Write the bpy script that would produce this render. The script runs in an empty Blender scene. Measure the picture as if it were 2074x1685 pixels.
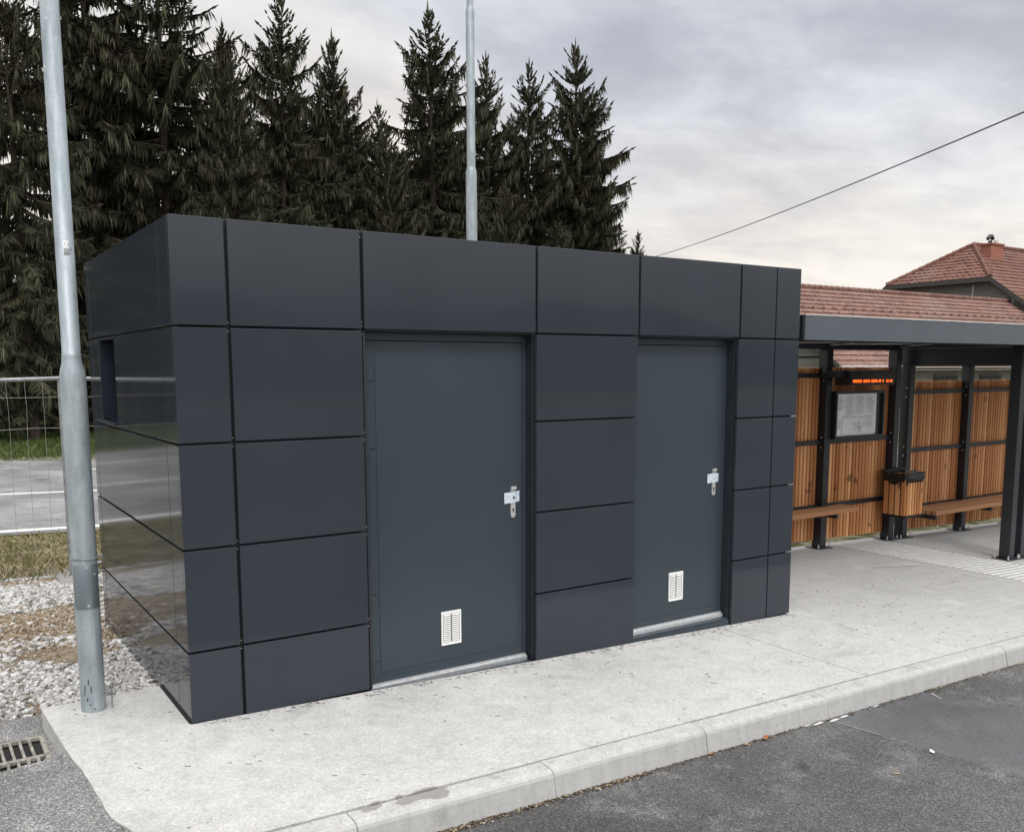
import bpy, math, random
import numpy as np
from mathutils import Matrix, Vector
R = math.radians
sc = bpy.context.scene
COL = sc.collection
rng = random.Random(7)

# ------------------------------------------------------------------ helpers
def tag(o, label=None, cat=None, group=None, kind=None):
    if label: o['label'] = label
    if cat: o['category'] = cat
    if group: o['group'] = group
    if kind: o['kind'] = kind
    return o

def empty(name, loc=(0, 0, 0), label=None, cat=None, group=None):
    o = bpy.data.objects.new(name, None); COL.objects.link(o)
    o.location = loc; o.empty_display_size = .2
    return tag(o, label, cat, group)

class MB:
    """collects shapes and links them as one mesh object"""
    def __init__(s, off=(0, 0, 0)): s.v = []; s.f = []; s.sm = []; s.off = Vector(off)
    def add(s, vs, fs, smooth=False):
        n = len(s.v); s.v += [tuple(Vector(p) - s.off) for p in vs]
        s.f += [tuple(i + n for i in f) for f in fs]; s.sm += [smooth] * len(fs); return s
    def box(s, a, b, M=None):
        (x0, y0, z0), (x1, y1, z1) = a, b
        vs = [(x0,y0,z0),(x1,y0,z0),(x1,y1,z0),(x0,y1,z0),(x0,y0,z1),(x1,y0,z1),(x1,y1,z1),(x0,y1,z1)]
        if M: vs = [tuple(M @ Vector(p)) for p in vs]
        return s.add(vs, [(0,3,2,1),(4,5,6,7),(0,1,5,4),(1,2,6,5),(2,3,7,6),(3,0,4,7)])
    def tube(s, pts, r, n=10, cap=True, smooth=True):
        pts = [Vector(p) for p in pts]; rs = r if isinstance(r, (list, tuple)) else [r] * len(pts)
        vs = []; fs = []; up = None
        for i, p in enumerate(pts):
            t = (pts[min(i+1, len(pts)-1)] - pts[max(i-1, 0)]).normalized()
            if up is None: up = Vector((0,0,1)) if abs(t.z) < .9 else Vector((1,0,0))
            a = t.cross(up).normalized(); b = a.cross(t).normalized(); up = b
            for k in range(n):
                w = 2*math.pi*k/n; vs.append(tuple(p + (a*math.cos(w) + b*math.sin(w))*rs[i]))
        for i in range(len(pts)-1):
            for k in range(n):
                q = (k+1) % n; fs.append((i*n+k, i*n+q, (i+1)*n+q, (i+1)*n+k))
        s.add(vs, fs, smooth)
        if cap:
            m = len(pts)-1
            s.add(vs[:n], [tuple(range(n))[::-1]]); s.add(vs[m*n:], [tuple(range(n))])
        return s
    def prism(s, poly, z0, z1):
        """poly xy list ccw; z0/z1 numbers or functions of (x, y)"""
        f0 = z0 if callable(z0) else (lambda x, y: z0); f1 = z1 if callable(z1) else (lambda x, y: z1)
        n = len(poly)
        vs = [(x, y, f0(x, y)) for x, y in poly] + [(x, y, f1(x, y)) for x, y in poly]
        return s.add(vs, [tuple(range(n))[::-1], tuple(range(n, 2*n))] + [(i, (i+1) % n, n+(i+1) % n, n+i) for i in range(n)])
    def extrude(s, prof, p0, axis, length, caps=True):
        """prof: list of 3d offsets; extruded by axis*length"""
        n = len(prof); p0 = Vector(p0); a = Vector(axis)*length
        vs = [tuple(p0+Vector(p)) for p in prof] + [tuple(p0+Vector(p)+a) for p in prof]
        fs = [(i, (i+1) % n, n+(i+1) % n, n+i) for i in range(n)]
        if caps: fs += [tuple(range(n))[::-1], tuple(range(n, 2*n))]
        return s.add(vs, fs)
    def mesh(s, name, mat):
        me = bpy.data.meshes.new(name); me.from_pydata(s.v, [], s.f); me.update()
        me.polygons.foreach_set('use_smooth', s.sm)
        if mat: me.materials.append(mat)
        return me
    def build(s, name, mat, parent=None, bevel=0, seg=2, fixn=True):
        me = s.mesh(name, mat)
        if fixn:
            import bmesh
            bm = bmesh.new(); bm.from_mesh(me); bmesh.ops.recalc_face_normals(bm, faces=bm.faces); bm.to_mesh(me); bm.free()
        o = bpy.data.objects.new(name, me); COL.objects.link(o)
        o.location = s.off
        if parent:
            o.parent = parent; o.location = s.off
        if bevel:
            m = o.modifiers.new('bevel', 'BEVEL'); m.width = bevel; m.segments = seg; m.limit_method = 'ANGLE'; m.angle_limit = R(40)
        return o

def np_mesh(name, V, F, mat, parent=None, smooth=False):
    """V (n,3), F (m,k) fixed-size faces -> object"""
    me = bpy.data.meshes.new(name); k = F.shape[1]
    me.vertices.add(len(V)); me.vertices.foreach_set('co', np.ascontiguousarray(V, np.float32).ravel())
    me.loops.add(F.size); me.loops.foreach_set('vertex_index', np.ascontiguousarray(F, np.int32).ravel())
    me.polygons.add(len(F)); me.polygons.foreach_set('loop_start', np.arange(0, F.size, k, dtype=np.int32))
    me.polygons.foreach_set('loop_total', np.full(len(F), k, np.int32))
    me.polygons.foreach_set('use_smooth', np.full(len(F), smooth))
    me.update(calc_edges=True); me.validate()
    if mat: me.materials.append(mat)
    o = bpy.data.objects.new(name, me); COL.objects.link(o)
    if parent: o.parent = parent
    return o

# ------------------------------------------------------------------ materials
class NT:
    def __init__(s, name):
        s.m = bpy.data.materials.new(name); s.m.use_nodes = True
        s.t = s.m.node_tree; s.b = s.t.nodes['Principled BSDF']; s.geo = None
    def n(s, typ, **kw):
        nd = s.t.nodes.new(typ)
        for k, v in kw.items():
            if k.startswith('i_'):
                key = k[2:]; nd.inputs[int(key) if key.isdigit() else key].default_value = v
            else: setattr(nd, k, v)
        return nd
    def l(s, a, b): s.t.links.new(a, b)
    def co(s, kind='Object', scale=(1,1,1)):
        tc = s.n('ShaderNodeTexCoord'); mp = s.n('ShaderNodeMapping'); mp.inputs['Scale'].default_value = scale
        s.l(tc.outputs[kind], mp.inputs['Vector']); return mp.outputs['Vector']
    def pos(s):
        if not s.geo: s.geo = s.n('ShaderNodeNewGeometry')
        return s.geo.outputs['Position']
    def noise(s, vec, scale, detail=4, rough=.55, dist=0):
        nd = s.n('ShaderNodeTexNoise'); nd.inputs['Scale'].default_value = scale; nd.inputs['Detail'].default_value = detail
        nd.inputs['Roughness'].default_value = rough; nd.inputs['Distortion'].default_value = dist
        s.l(vec, nd.inputs['Vector']); return nd.outputs['Fac']
    def voro(s, vec, scale, out='Distance', feature='F1'):
        nd = s.n('ShaderNodeTexVoronoi', feature=feature); nd.inputs['Scale'].default_value = scale
        s.l(vec, nd.inputs['Vector']); return nd.outputs[out]
    def ramp(s, fac, stops):
        nd = s.n('ShaderNodeValToRGB'); e = nd.color_ramp.elements
        while len(e) < len(stops): e.new(.5)
        for el, (p, c) in zip(e, stops):
            el.position = p; el.color = (c, c, c, 1) if isinstance(c, (int, float)) else (*c, 1)
        s.l(fac, nd.inputs['Fac']); return nd.outputs['Color']
    def mix(s, fac, a, b, blend='MIX'):
        nd = s.n('ShaderNodeMix', data_type='RGBA', blend_type=blend)
        for idx, v in ((0, fac), (6, a), (7, b)):
            if isinstance(v, (int, float)): nd.inputs[idx].default_value = v if idx == 0 else (v, v, v, 1)
            elif isinstance(v, tuple): nd.inputs[idx].default_value = (*v, 1)
            else: s.l(v, nd.inputs[idx])
        return nd.outputs[2]
    def math(s, op, a, b=None, c=None, clamp=False):
        nd = s.n('ShaderNodeMath', operation=op, use_clamp=clamp)
        for i, v in enumerate((a, b, c)):
            if v is None: continue
            if isinstance(v, (int, float)): nd.inputs[i].default_value = v
            else: s.l(v, nd.inputs[i])
        return nd.outputs[0]
    def sep(s, vec):
        nd = s.n('ShaderNodeSeparateXYZ'); s.l(vec, nd.inputs[0]); return nd.outputs
    def sstep(s, v, a, b):
        nd = s.n('ShaderNodeMapRange', interpolation_type='SMOOTHSTEP')
        nd.inputs['From Min'].default_value = a; nd.inputs['From Max'].default_value = b
        s.l(v, nd.inputs['Value']); return nd.outputs[0]
    def bump(s, h, strength=.3, dist=.01, normal=None):
        nd = s.n('ShaderNodeBump'); nd.inputs['Strength'].default_value = strength; nd.inputs['Distance'].default_value = dist
        s.l(h, nd.inputs['Height'])
        if normal: s.l(normal, nd.inputs['Normal'])
        return nd.outputs['Normal']
    def out(s, color=None, rough=None, metal=None, normal=None, spec=None, emit=None, es=0, coat=None):
        B = s.b.inputs
        for key, v in (('Base Color', color), ('Roughness', rough), ('Metallic', metal), ('Normal', normal), ('Specular IOR Level', spec), ('Emission Color', emit), ('Coat Weight', coat)):
            if v is None: continue
            if isinstance(v, (int, float)): B[key].default_value = v
            elif isinstance(v, tuple): B[key].default_value = (*v, 1)
            else: s.l(v, B[key])
        B['Emission Strength'].default_value = es
        return s.m

def simple(name, col, rough=.6, metal=0, var=.15, scale=6, bump=0, bscale=60, spec=.5):
    t = NT(name); v = t.co('Object'); n = t.noise(v, scale, 5)
    a = tuple(c*(1-var) for c in col); b = tuple(min(1, c*(1+var)) for c in col)
    c = t.ramp(n, [(.3, a), (.7, b)])
    nm = t.bump(t.noise(v, bscale, 3), bump, .005) if bump else None
    return t.out(c, rough, metal, nm, spec)

M = {}
def panel_mat(name, col, rough, wav):
    t = NT(name); p = t.pos()
    big = t.noise(p, 1.3, 2); fine = t.noise(p, 900, 2)
    wv = t.n('ShaderNodeMapping'); wv.inputs['Scale'].default_value = (1, 1, .55); t.l(p, wv.inputs['Vector'])
    w = t.noise(wv.outputs[0], 1.6, 2)
    dust = t.noise(p, 4.5, 6, .7)
    c = t.mix(t.math('MULTIPLY', t.sstep(dust, .62, .9), .05), t.ramp(big, [(.3, tuple(x*.93 for x in col)), (.7, tuple(x*1.07 for x in col))]), (.2, .2, .19))
    rr = t.ramp(dust, [(.35, rough*.95), (.8, rough*1.15)])
    nm = t.bump(w, wav, .004, t.bump(fine, .012, .0004))
    return t.out(c, rr, 0, nm, .31)
M['panel'] = panel_mat('anthracite_panel', (.0325, .0385, .0485), .07, .06)
M['door'] = panel_mat('door_paint', (.0385, .051, .0625), .3, .05)
M['dark'] = simple('dark_backing', (.008, .009, .011), .6)
M['reveal'] = simple('reveal_dark', (.022, .027, .034), .4)
M['navy'] = simple('navy_reveal', (.014, .02, .032), .35)
M['roofing'] = simple('roof_membrane', (.08, .08, .085), .8)
def alu():
    t = NT('brushed_aluminium'); v = t.co('Object', (1, 1, 1)); n = t.noise(v, 40, 4)
    return t.out(t.ramp(n, [(.3, (.55, .56, .57)), (.7, (.72, .73, .74))]), .38, .75)
M['alu'] = alu()
M['steel_bright'] = simple('stainless_fitting', (.62, .62, .6), .35, .55, .08)
M['vent'] = simple('vent_plastic', (.5, .5, .49), .5, .1, .05)
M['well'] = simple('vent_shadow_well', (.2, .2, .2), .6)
M['louvre'] = simple('vent_louvre', (.82, .82, .8), .5, 0, .04)
def tapem():
    t = NT('pale_tape'); v = t.co('Object'); n = t.noise(v, 60, 4, .6, 1.0)
    return t.out(t.ramp(n, [(.3, (.38, .47, .56)), (.5, (.55, .62, .68)), (.7, (.68, .72, .76))]), .35, 0, t.bump(n, .6, .004))
M['tape'] = tapem()
M['black'] = simple('black_void', (.006, .006, .006), .7)

def galv():
    t = NT('galvanised_steel'); v = t.co('Object'); st = t.co('Object', (1, 1, .16))
    cell = t.voro(v, 70, 'Color'); blot = t.noise(v, 5, 6, .65); streak = t.noise(st, 26, 5, .6)
    c = t.mix(.5, t.ramp(blot, [(.3, (.22, .265, .285)), (.55, (.35, .4, .425)), (.75, (.5, .54, .57))]), t.ramp(streak, [(.3, (.2, .245, .265)), (.7, (.5, .54, .57))]))
    c = t.mix(.1, c, t.ramp(t.sep(cell)[0], [(0, .3), (1, .7)]), 'OVERLAY')
    c = t.mix(t.math('MULTIPLY', t.sstep(t.noise(v, 11, 6, .7), .66, .74), .5), c, (.72, .73, .73))
    return t.out(c, t.ramp(blot, [(.3, .42), (.7, .62)]), .4, t.bump(t.noise(v, 60, 4), .12, .003))
M['galv'] = galv()
M['galv_smooth'] = simple('galvanised_plate', (.2, .24, .26), .32, .5, .08, 9)
M['tube'] = simple('fence_tube', (.27, .285, .295), .5, .5, .3, 15)
M['wire'] = simple('fence_wire', (.36, .34, .31), .5, .4, .25, 20)

ST_A, JOINX = (.62, -1.335), 3.87
def concrete(name, base, kerb=False):
    t = NT(name); p = t.pos(); X = t.sep(p)
    big = t.noise(p, .9, 5, .6); mid = t.noise(p, 7, 6, .7); fine = t.noise(p, 120, 4, .7); agg = t.voro(p, 130, 'Color'); aggd = t.voro(p, 95)
    b = base
    c = t.ramp(big, [(.3, tuple(x*.86 for x in b)), (.7, tuple(x*1.06 for x in b))])
    c = t.mix(.6, c, t.ramp(mid, [(.3, tuple(x*.8 for x in b)), (.5, b), (.72, tuple(min(1, x*1.15) for x in b))]))
    sp = t.sep(agg)[0]
    c = t.mix(.24, c, t.ramp(sp, [(0, .2), (.35, .45), (.8, .6), (1, .9)]), 'OVERLAY')
    c = t.mix(.22, c, t.ramp(t.noise(p, 38, 4, .7), [(.32, .3), (.5, .49), (.68, .68)]), 'OVERLAY')
    c = t.mix(t.math('MULTIPLY', t.sstep(fine, .56, .72), .6), c, tuple(x*.42 for x in b))
    # broom marks and grime of the trodden part near the bus shelter
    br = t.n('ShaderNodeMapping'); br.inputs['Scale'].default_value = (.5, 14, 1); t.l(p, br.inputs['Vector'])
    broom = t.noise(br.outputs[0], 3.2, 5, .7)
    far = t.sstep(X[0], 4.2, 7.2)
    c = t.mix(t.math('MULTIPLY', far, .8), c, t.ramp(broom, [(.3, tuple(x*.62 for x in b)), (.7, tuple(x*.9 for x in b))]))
    blot = t.noise(p, 2.6, 6, .68, .6)
    c = t.mix(t.math('MULTIPLY', t.sstep(blot, .52, .68), .32), c, tuple(x*.55 for x in b))
    c = t.mix(t.math('MULTIPLY', t.sstep(t.noise(p, 1.7, 5, .6, .8), .56, .68), .35), c, tuple(min(1, x*1.22) for x in b))
    # stains with their own outline
    dx = t.math('SUBTRACT', X[0], ST_A[0]); dy = t.math('SUBTRACT', X[1], ST_A[1])
    dd = t.math('ADD', t.math('MULTIPLY', t.math('MULTIPLY', dx, dx), 6.), t.math('MULTIPLY', t.math('MULTIPLY', dy, dy), 130.))
    nz = t.noise(p, 9, 3, .5)
    st = t.sstep(t.math('SUBTRACT', t.math('MULTIPLY', nz, 1.9), dd), .62, .72)
    dots = t.math('MULTIPLY', t.sstep(t.noise(p, 14, 1, .4), .7, .73), t.sstep(X[1], -1.1, -1.3))
    st = t.math('MAXIMUM', st, t.math('MULTIPLY', dots, .6))
    c = t.mix(t.math('MULTIPLY', st, .75), c, (.2, .19, .175))
    specks = t.sstep(t.noise(p, 26, 2, .5), .75, .77)
    c = t.mix(t.math('MULTIPLY', specks, .55), c, (.14, .135, .125))
    h = t.math('ADD', t.math('MULTIPLY', fine, .6), t.math('MULTIPLY', aggd, .7))
    if kerb:
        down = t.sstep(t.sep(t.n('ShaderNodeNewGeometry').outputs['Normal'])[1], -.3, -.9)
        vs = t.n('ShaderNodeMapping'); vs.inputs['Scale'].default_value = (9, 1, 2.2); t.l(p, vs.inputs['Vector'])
        drip_shade = t.noise(vs.outputs[0], 2.2, 5, .65)
        c = t.mix(t.math('MULTIPLY', down, .85), c, t.ramp(drip_shade, [(.25, tuple(x*.74 for x in b)), (.75, tuple(x*1.0 for x in b))]))  # front face darker by its normal: dirt streaks plus shade in the colour
        nm = t.bump(t.noise(p, 14, 5, .65), .5, .012, t.bump(fine, .4, .004))
        c = t.mix(t.math('MULTIPLY', t.sstep(t.noise(p, 5, 6, .7, .4), .55, .7), .4), c, tuple(x*.5 for x in b))
    else:
        jn = t.math('ABSOLUTE', t.math('ADD', t.math('SUBTRACT', X[0], JOINX), t.math('MULTIPLY', t.math('SUBTRACT', t.noise(p, 30, 3), .5), .016)))
        jm = t.sstep(jn, .0065, .003)
        c = t.mix(t.math('MULTIPLY', jm, .75), c, (.13, .125, .115))
        nm = t.bump(h, .5, .0035)
    return t.out(c, .88, 0, nm, .35)
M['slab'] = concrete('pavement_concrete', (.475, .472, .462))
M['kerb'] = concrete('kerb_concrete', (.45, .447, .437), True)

def asphalt(name, base, light=1., worn=.5, patch=False):
    t = NT(name); p = t.pos()
    big = t.noise(p, .8, 5, .62, .4); mid = t.noise(p, 3.2, 5, .65); st = t.voro(p, 165, 'Color'); sd = t.voro(p, 120); X = t.sep(p); fine = t.noise(p, 260, 3, .6)
    c = t.ramp(big, [(.3, tuple(x*.6 for x in base)), (.5, base), (.7, tuple(x*1.5 for x in base))])
    c = t.mix(t.math('MULTIPLY', t.sstep(mid, .52, .72), worn), c, tuple(x*2.3 for x in base))
    c = t.mix(1., c, t.ramp(t.sep(st)[1], [(0, .22), (.45, .42), (.75, .58), (.93, .85), (1, 1.)]), 'MULTIPLY'); c = t.mix(1., c, 2., 'MULTIPLY')
    c = t.mix(t.math('MULTIPLY', t.sstep(fine, .62, .75), .55), c, tuple(min(1, x*4.2) for x in base))
    c = t.mix(t.math('MULTIPLY', t.sstep(t.noise(p, 2.1, 3, .5), .64, .72), .7), c, tuple(x*.35 for x in base))
    h = t.math('ADD', sd, t.math('MULTIPLY', fine, .5))
    if patch:      # newer strip of surfacing let into the bus bay
        dyy = t.math('SUBTRACT', -1.47, X[1]); wob = t.math('MULTIPLY', t.math('SUBTRACT', t.noise(p, 5, 4), .5), .07)
        e0 = t.math('ADD', t.math('SUBTRACT', X[0], t.math('ADD', 3.28, t.math('MULTIPLY', dyy, .195))), wob)
        e1 = t.math('SUBTRACT', t.math('ADD', 4.27, t.math('MULTIPLY', dyy, .34)), t.math('ADD', X[0], wob))
        mk = t.math('MULTIPLY', t.sstep(e0, -.012, .018), t.sstep(e1, -.06, .08))
        c = t.mix(t.math('MULTIPLY', mk, .9), c, t.mix(.35, t.ramp(t.noise(p, 1.5, 4), [(.3, (.085, .088, .1)), (.7, (.15, .153, .168))]), c))
    return t.out(c, .8, 0, t.bump(h, .8, .008), .4)
M['asphalt'] = asphalt('asphalt_dark', (.09, .089, .088), worn=.6, patch=True)
M['asphalt_grey'] = asphalt('asphalt_weathered', (.215, .213, .21), worn=.4)
M['road'] = asphalt('road_asphalt', (.225, .223, .228), worn=.25)
M['chalk'] = simple('worn_chalk_line', (.32, .32, .315), .85, 0, .3, 60)
M['paint'] = simple('white_road_paint', (.66, .66, .64), .7, 0, .12, 8, .2, 80)
M['tactile'] = simple('white_tactile_paint', (.7, .7, .68), .7, 0, .14, 12, .2, 80)

def groundm():
    t = NT('ground_soil'); p = t.pos(); X = t.sep(p)
    wob = t.math('MULTIPLY', t.math('SUBTRACT', t.noise(p, 1.3, 5, .6), .5), 1.6)
    y = t.math('ADD', X[1], wob)
    n1 = t.noise(p, 3.5, 6, .65); n2 = t.noise(p, 28, 5, .7); n3 = t.noise(p, .5, 4)
    soil = t.ramp(n2, [(.3, (.13, .095, .064)), (.5, (.27, .22, .16)), (.7, (.46, .41, .335))])
    soil = t.mix(t.math('MULTIPLY', t.sstep(n1, .5, .65), .7), soil, (.15, .1, .062))
    verge = t.ramp(n2, [(.3, (.14, .125, .07)), (.5, (.29, .25, .17)), (.7, (.48, .44, .36))])
    grass = t.mix(t.sstep(n3, .4, .65), t.ramp(n2, [(.3, (.02, .04, .008)), (.7, (.07, .13, .022))]), t.ramp(n2, [(.3, (.035, .035, .015)), (.7, (.1, .1, .04))]))
    c = t.mix(t.sstep(y, 4.2, 4.8), soil, verge)
    c = t.mix(t.sstep(y, 17.2, 18.8), c, grass)
    c = t.mix(t.math('MULTIPLY', t.sstep(X[0], 3.2, 5.2), t.sstep(X[1], 17, 15)), c, t.mix(t.sstep(n1, .42, .6), verge, t.ramp(n2, [(.3, (.03, .05, .014)), (.7, (.1, .14, .04))])))
    return t.out(c, .95, 0, t.bump(n2, .8, .03), .2)
M['ground'] = groundm()

def stonem():
    t = NT('white_gravel'); g = t.n('ShaderNodeNewGeometry'); v = t.co('Object'); n = t.noise(v, 50, 4)
    c = t.ramp(g.outputs['Random Per Island'], [(0, (.13, .12, .105)), (.2, (.29, .28, .265)), (.5, (.42, .415, .41)), (.85, (.6, .6, .6)), (1, (.3, .25, .19))])
    return t.out(t.mix(.5, c, t.ramp(n, [(.3, .35), (.7, .6)]), 'OVERLAY'), .85, 0, t.bump(n, .3, .004), .3)
M['stone'] = stonem()
def grassm(name, stops):
    t = NT(name); g = t.n('ShaderNodeNewGeometry')
    c = t.ramp(g.outputs['Random Per Island'], stops)
    return t.out(c, .7, 0, None, .2)
M['grass_dry'] = grassm('dry_grass', [(0, (.09, .115, .035)), (.35, (.15, .165, .06)), (.5, (.26, .21, .12)), (1, (.45, .38, .25))])
M['grass_green'] = grassm('green_grass', [(0, (.03, .05, .012)), (.6, (.07, .11, .025)), (1, (.16, .16, .07))])
def spruce():
    t = NT('spruce_needles'); g = t.n('ShaderNodeNewGeometry'); v = t.co('Object')
    big = t.noise(v, .55, 4, .6); r = g.outputs['Random Per Island']
    a = t.ramp(r, [(0, (.022, .028, .016)), (.5, (.05, .06, .032)), (1, (.118, .127, .068))])
    b = t.ramp(r, [(0, (.02, .017, .012)), (.6, (.055, .042, .026)), (1, (.11, .075, .045))])
    c = t.mix(t.math('MULTIPLY', t.sstep(big, .46, .66), .8), a, b)
    t.b.inputs['Roughness'].default_value = .65
    return t.out(c, .65, 0, None, .25)
M['spruce'] = spruce()
def barkm():
    t = NT('spruce_bark'); v = t.co('Object', (1, 1, .3)); n = t.noise(v, 14, 6, .7)
    return t.out(t.ramp(n, [(.3, (.035, .026, .02)), (.7, (.12, .095, .075))]), .9, 0, t.bump(n, .8, .02), .2)
M['bark'] = barkm()
M['hill'] = simple('added_wooded_hill', (.03, .04, .02), .95, 0, .4, .3, 1., .6)

def woodm(name, cols):
    t = NT(name); g = t.n('ShaderNodeNewGeometry'); p = t.pos()
    mp = t.n('ShaderNodeMapping'); mp.inputs['Scale'].default_value = (1, 1, .07); t.l(p, mp.inputs['Vector'])
    ad = t.n('ShaderNodeVectorMath', operation='ADD'); cb = t.n('ShaderNodeCombineXYZ')
    rr = t.math('MULTIPLY', g.outputs['Random Per Island'], 30); t.l(rr, cb.inputs[2]); t.l(mp.outputs[0], ad.inputs[0]); t.l(cb.outputs[0], ad.inputs[1])
    gr = t.noise(ad.outputs[0], 70, 5, .65, 1.5); kn = t.noise(p, 6.5, 2, .4)
    c = t.ramp(g.outputs['Random Per Island'], [(0, cols[0]), (.35, cols[1]), (.7, cols[2]), (1, cols[3])])
    c = t.mix(.35, c, t.ramp(gr, [(.3, .3), (.7, .66)]), 'OVERLAY')
    c = t.mix(t.math('MULTIPLY', t.sstep(kn, .7, .76), .75), c, (.11, .045, .018))
    return t.out(c, .55, 0, t.bump(gr, .15, .002), .35)
M['wood'] = woodm('larch_slats', [(.37, .14, .046), (.51, .215, .08), (.6, .285, .115), (.74, .41, .185)])
M['wood_seat'] = woodm('larch_seat', [(.3, .135, .06), (.36, .17, .08), (.4, .2, .095), (.46, .24, .12)])
M['steel_dark'] = simple('anthracite_steel', (.017, .02, .025), .38, 0, .12, 5)
M['fascia'] = panel_mat('fascia_sheet', (.085, .098, .115), .35, .1)
M['flash'] = simple('pale_flashing', (.6, .58, .55), .45, .2)
M['bolt'] = simple('zinc_bolt', (.6, .6, .6), .35, .5)
M['rubber'] = simple('bin_bag', (.012, .012, .014), .25, 0, .3, 30, .9, 40)
M['paper'] = simple('timetable_paper', (.74, .75, .77), .6, 0, .08, 8)
M['ink'] = simple('printed_ink', (.13, .13, .15), .7)
M['casebk'] = simple('case_back', (.02, .024, .02), .15)
def ledm():
    t = NT('led_amber'); return t.out((.8, .2, .03), .5, 0, None, None, (1, .13, .012), 3.)
M['led'] = ledm()
M['ledpanel'] = simple('display_glass', (.012, .009, .009), .25)
def tilem(name, a, b):
    t = NT(name); p = t.pos(); v = t.voro(p, 3.1, 'Color'); n = t.noise(p, 9, 5, .7); big = t.noise(p, .35, 4)
    c = t.mix(.5, t.ramp(t.sep(v)[0], [(0, tuple(x*.7 for x in a)), (1, tuple(x*1.15 for x in b))]), t.ramp(n, [(.3, a), (.7, b)]))
    c = t.mix(t.math('MULTIPLY', t.sstep(big, .55, .75), .35), c, (.2, .17, .15))
    return t.out(c, .75, 0, t.bump(n, .3, .01), .3)
M['tile'] = tilem('clay_roof_tiles', (.155, .082, .066), (.222, .126, .102))
M['tile2'] = tilem('red_roof_tiles', (.115, .05, .038), (.19, .09, .066))
def siding():
    t = NT('grey_board_siding'); p = t.pos(); X = t.sep(p)
    w = t.math('FRACT', t.math('MULTIPLY', X[2], 4.2)); n = t.noise(p, 6, 4)
    c = t.mix(t.sstep(w, .08, .02), t.ramp(n, [(.3, (.16, .155, .145)), (.7, (.21, .205, .19))]), (.05, .05, .05))
    return t.out(c, .8, 0, t.bump(w, .3, .01), .3)
M['siding'] = siding()
M['brownwood'] = simple('eave_board', (.05, .045, .042), .7)
M['brick'] = simple('chimney_brick', (.28, .11, .075), .85, 0, .3, 14)
M['glass'] = simple('window_glass', (.02, .025, .03), .05)
M['gutter'] = simple('gutter_metal', (.4, .35, .33), .4, .3)
M['wall'] = simple('concrete_wall', (.24, .225, .23), .9, 0, .2, 1.2, .3, 15)
M['iron'] = simple('cast_iron', (.27, .25, .22), .7, .15, .5, 22, .6, 60)
M['cable'] = simple('cable_sheath', (.03, .022, .035), .5)
M['leaf'] = grassm('dead_leaf', [(0, (.25, .09, .035)), (1, (.3, .12, .05))])
M['leaf_pale'] = grassm('pale_leaf', [(0, (.35, .25, .15)), (1, (.4, .28, .17))])
M['scrap'] = simple('white_scrap', (.72, .74, .74), .6)
M['lime'] = simple('white_spill', (.5, .5, .485), .8, 0, .3, 40)
M['scuff'] = simple('pale_scuff', (.42, .42, .41), .85, 0, .25, 25)
M['debris'] = grassm('kerb_debris', [(0, (.025, .02, .016)), (.45, (.07, .052, .036)), (.75, (.19, .14, .09)), (.9, (.33, .26, .18)), (1, (.5, .48, .44))])
M['needle'] = simple('needles_and_shade', (.05, .042, .034), .9)

# ------------------------------------------------------------------ terrain
SL = -.0288
def zg(x): return SL*max(-14., min(16., x))

def grid(name, xs, ys, zf, mat, skip=None):
    nx, ny = len(xs), len(ys)
    V = np.array([(x, y, zf(x, y)) for y in ys for x in xs]); F = []
    for j in range(ny-1):
        for i in range(nx-1):
            if skip and skip(.5*(xs[i]+xs[i+1]), .5*(ys[j]+ys[j+1])): continue
            F.append((j*nx+i, j*nx+i+1, (j+1)*nx+i+1, (j+1)*nx+i))
    return np_mesh(name, V, np.array(F), mat)
def lin(a, b, n): return [a+(b-a)*i/n for i in range(n+1)]
def ss(x, a, b):
    t = max(0, min(1, (x-a)/(b-a))); return t*t*(3-2*t)
rg = np.random.RandomState(3)
def hgt(x, y):
    z = zg(x) - .17
    y_b = .82 if x < -.62 else .4
    if y > y_b: z += .125*ss(y, y_b, y_b+.25)              # gravel bed close to the slab level
    if y > 1.4 and y < 7: z += -.03*ss(y, 2, 4) + .018*math.sin(x*2.3+y*1.7)*math.sin(y*2.9-x)*ss(y, 1.4, 2.2)*(1-ss(y, 6, 7))
    z -= .09*ss(y, 6.6, 7.2)*(1-ss(y, 17.4, 18))
    if y > 2.6 and x > 6.5: z -= .07*ss(x, 6.5, 9)*ss(y, 2.6, 3.6)*(1-.0*x)
    if y < 2.6 and x > 16.2: z -= .07
    if y > 18: z += .05*math.sin(x*.7)*math.sin(y*.6)*ss(y, 18, 20)
    return z
def lump(a, b, n, far): return [-far, -far*.4, -60, -30] + lin(a, b, n) + [30, 60, far*.4, far]
xs = [-420, -168, -60, -30] + lin(-14, -2.2, 40) + lin(-2, .5, 50) + lin(.7, 16, 50) + [30, 60, 168, 420]; ys = [-420, -160, -60, -20] + lin(-4, 0, 16) + lin(.1, 2.5, 48) + lin(2.7, 8, 26) + lin(9, 40, 40) + [60, 160, 420]
g = grid('ground', xs, ys, hgt, M['ground']); tag(g, kind='structure')

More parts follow.
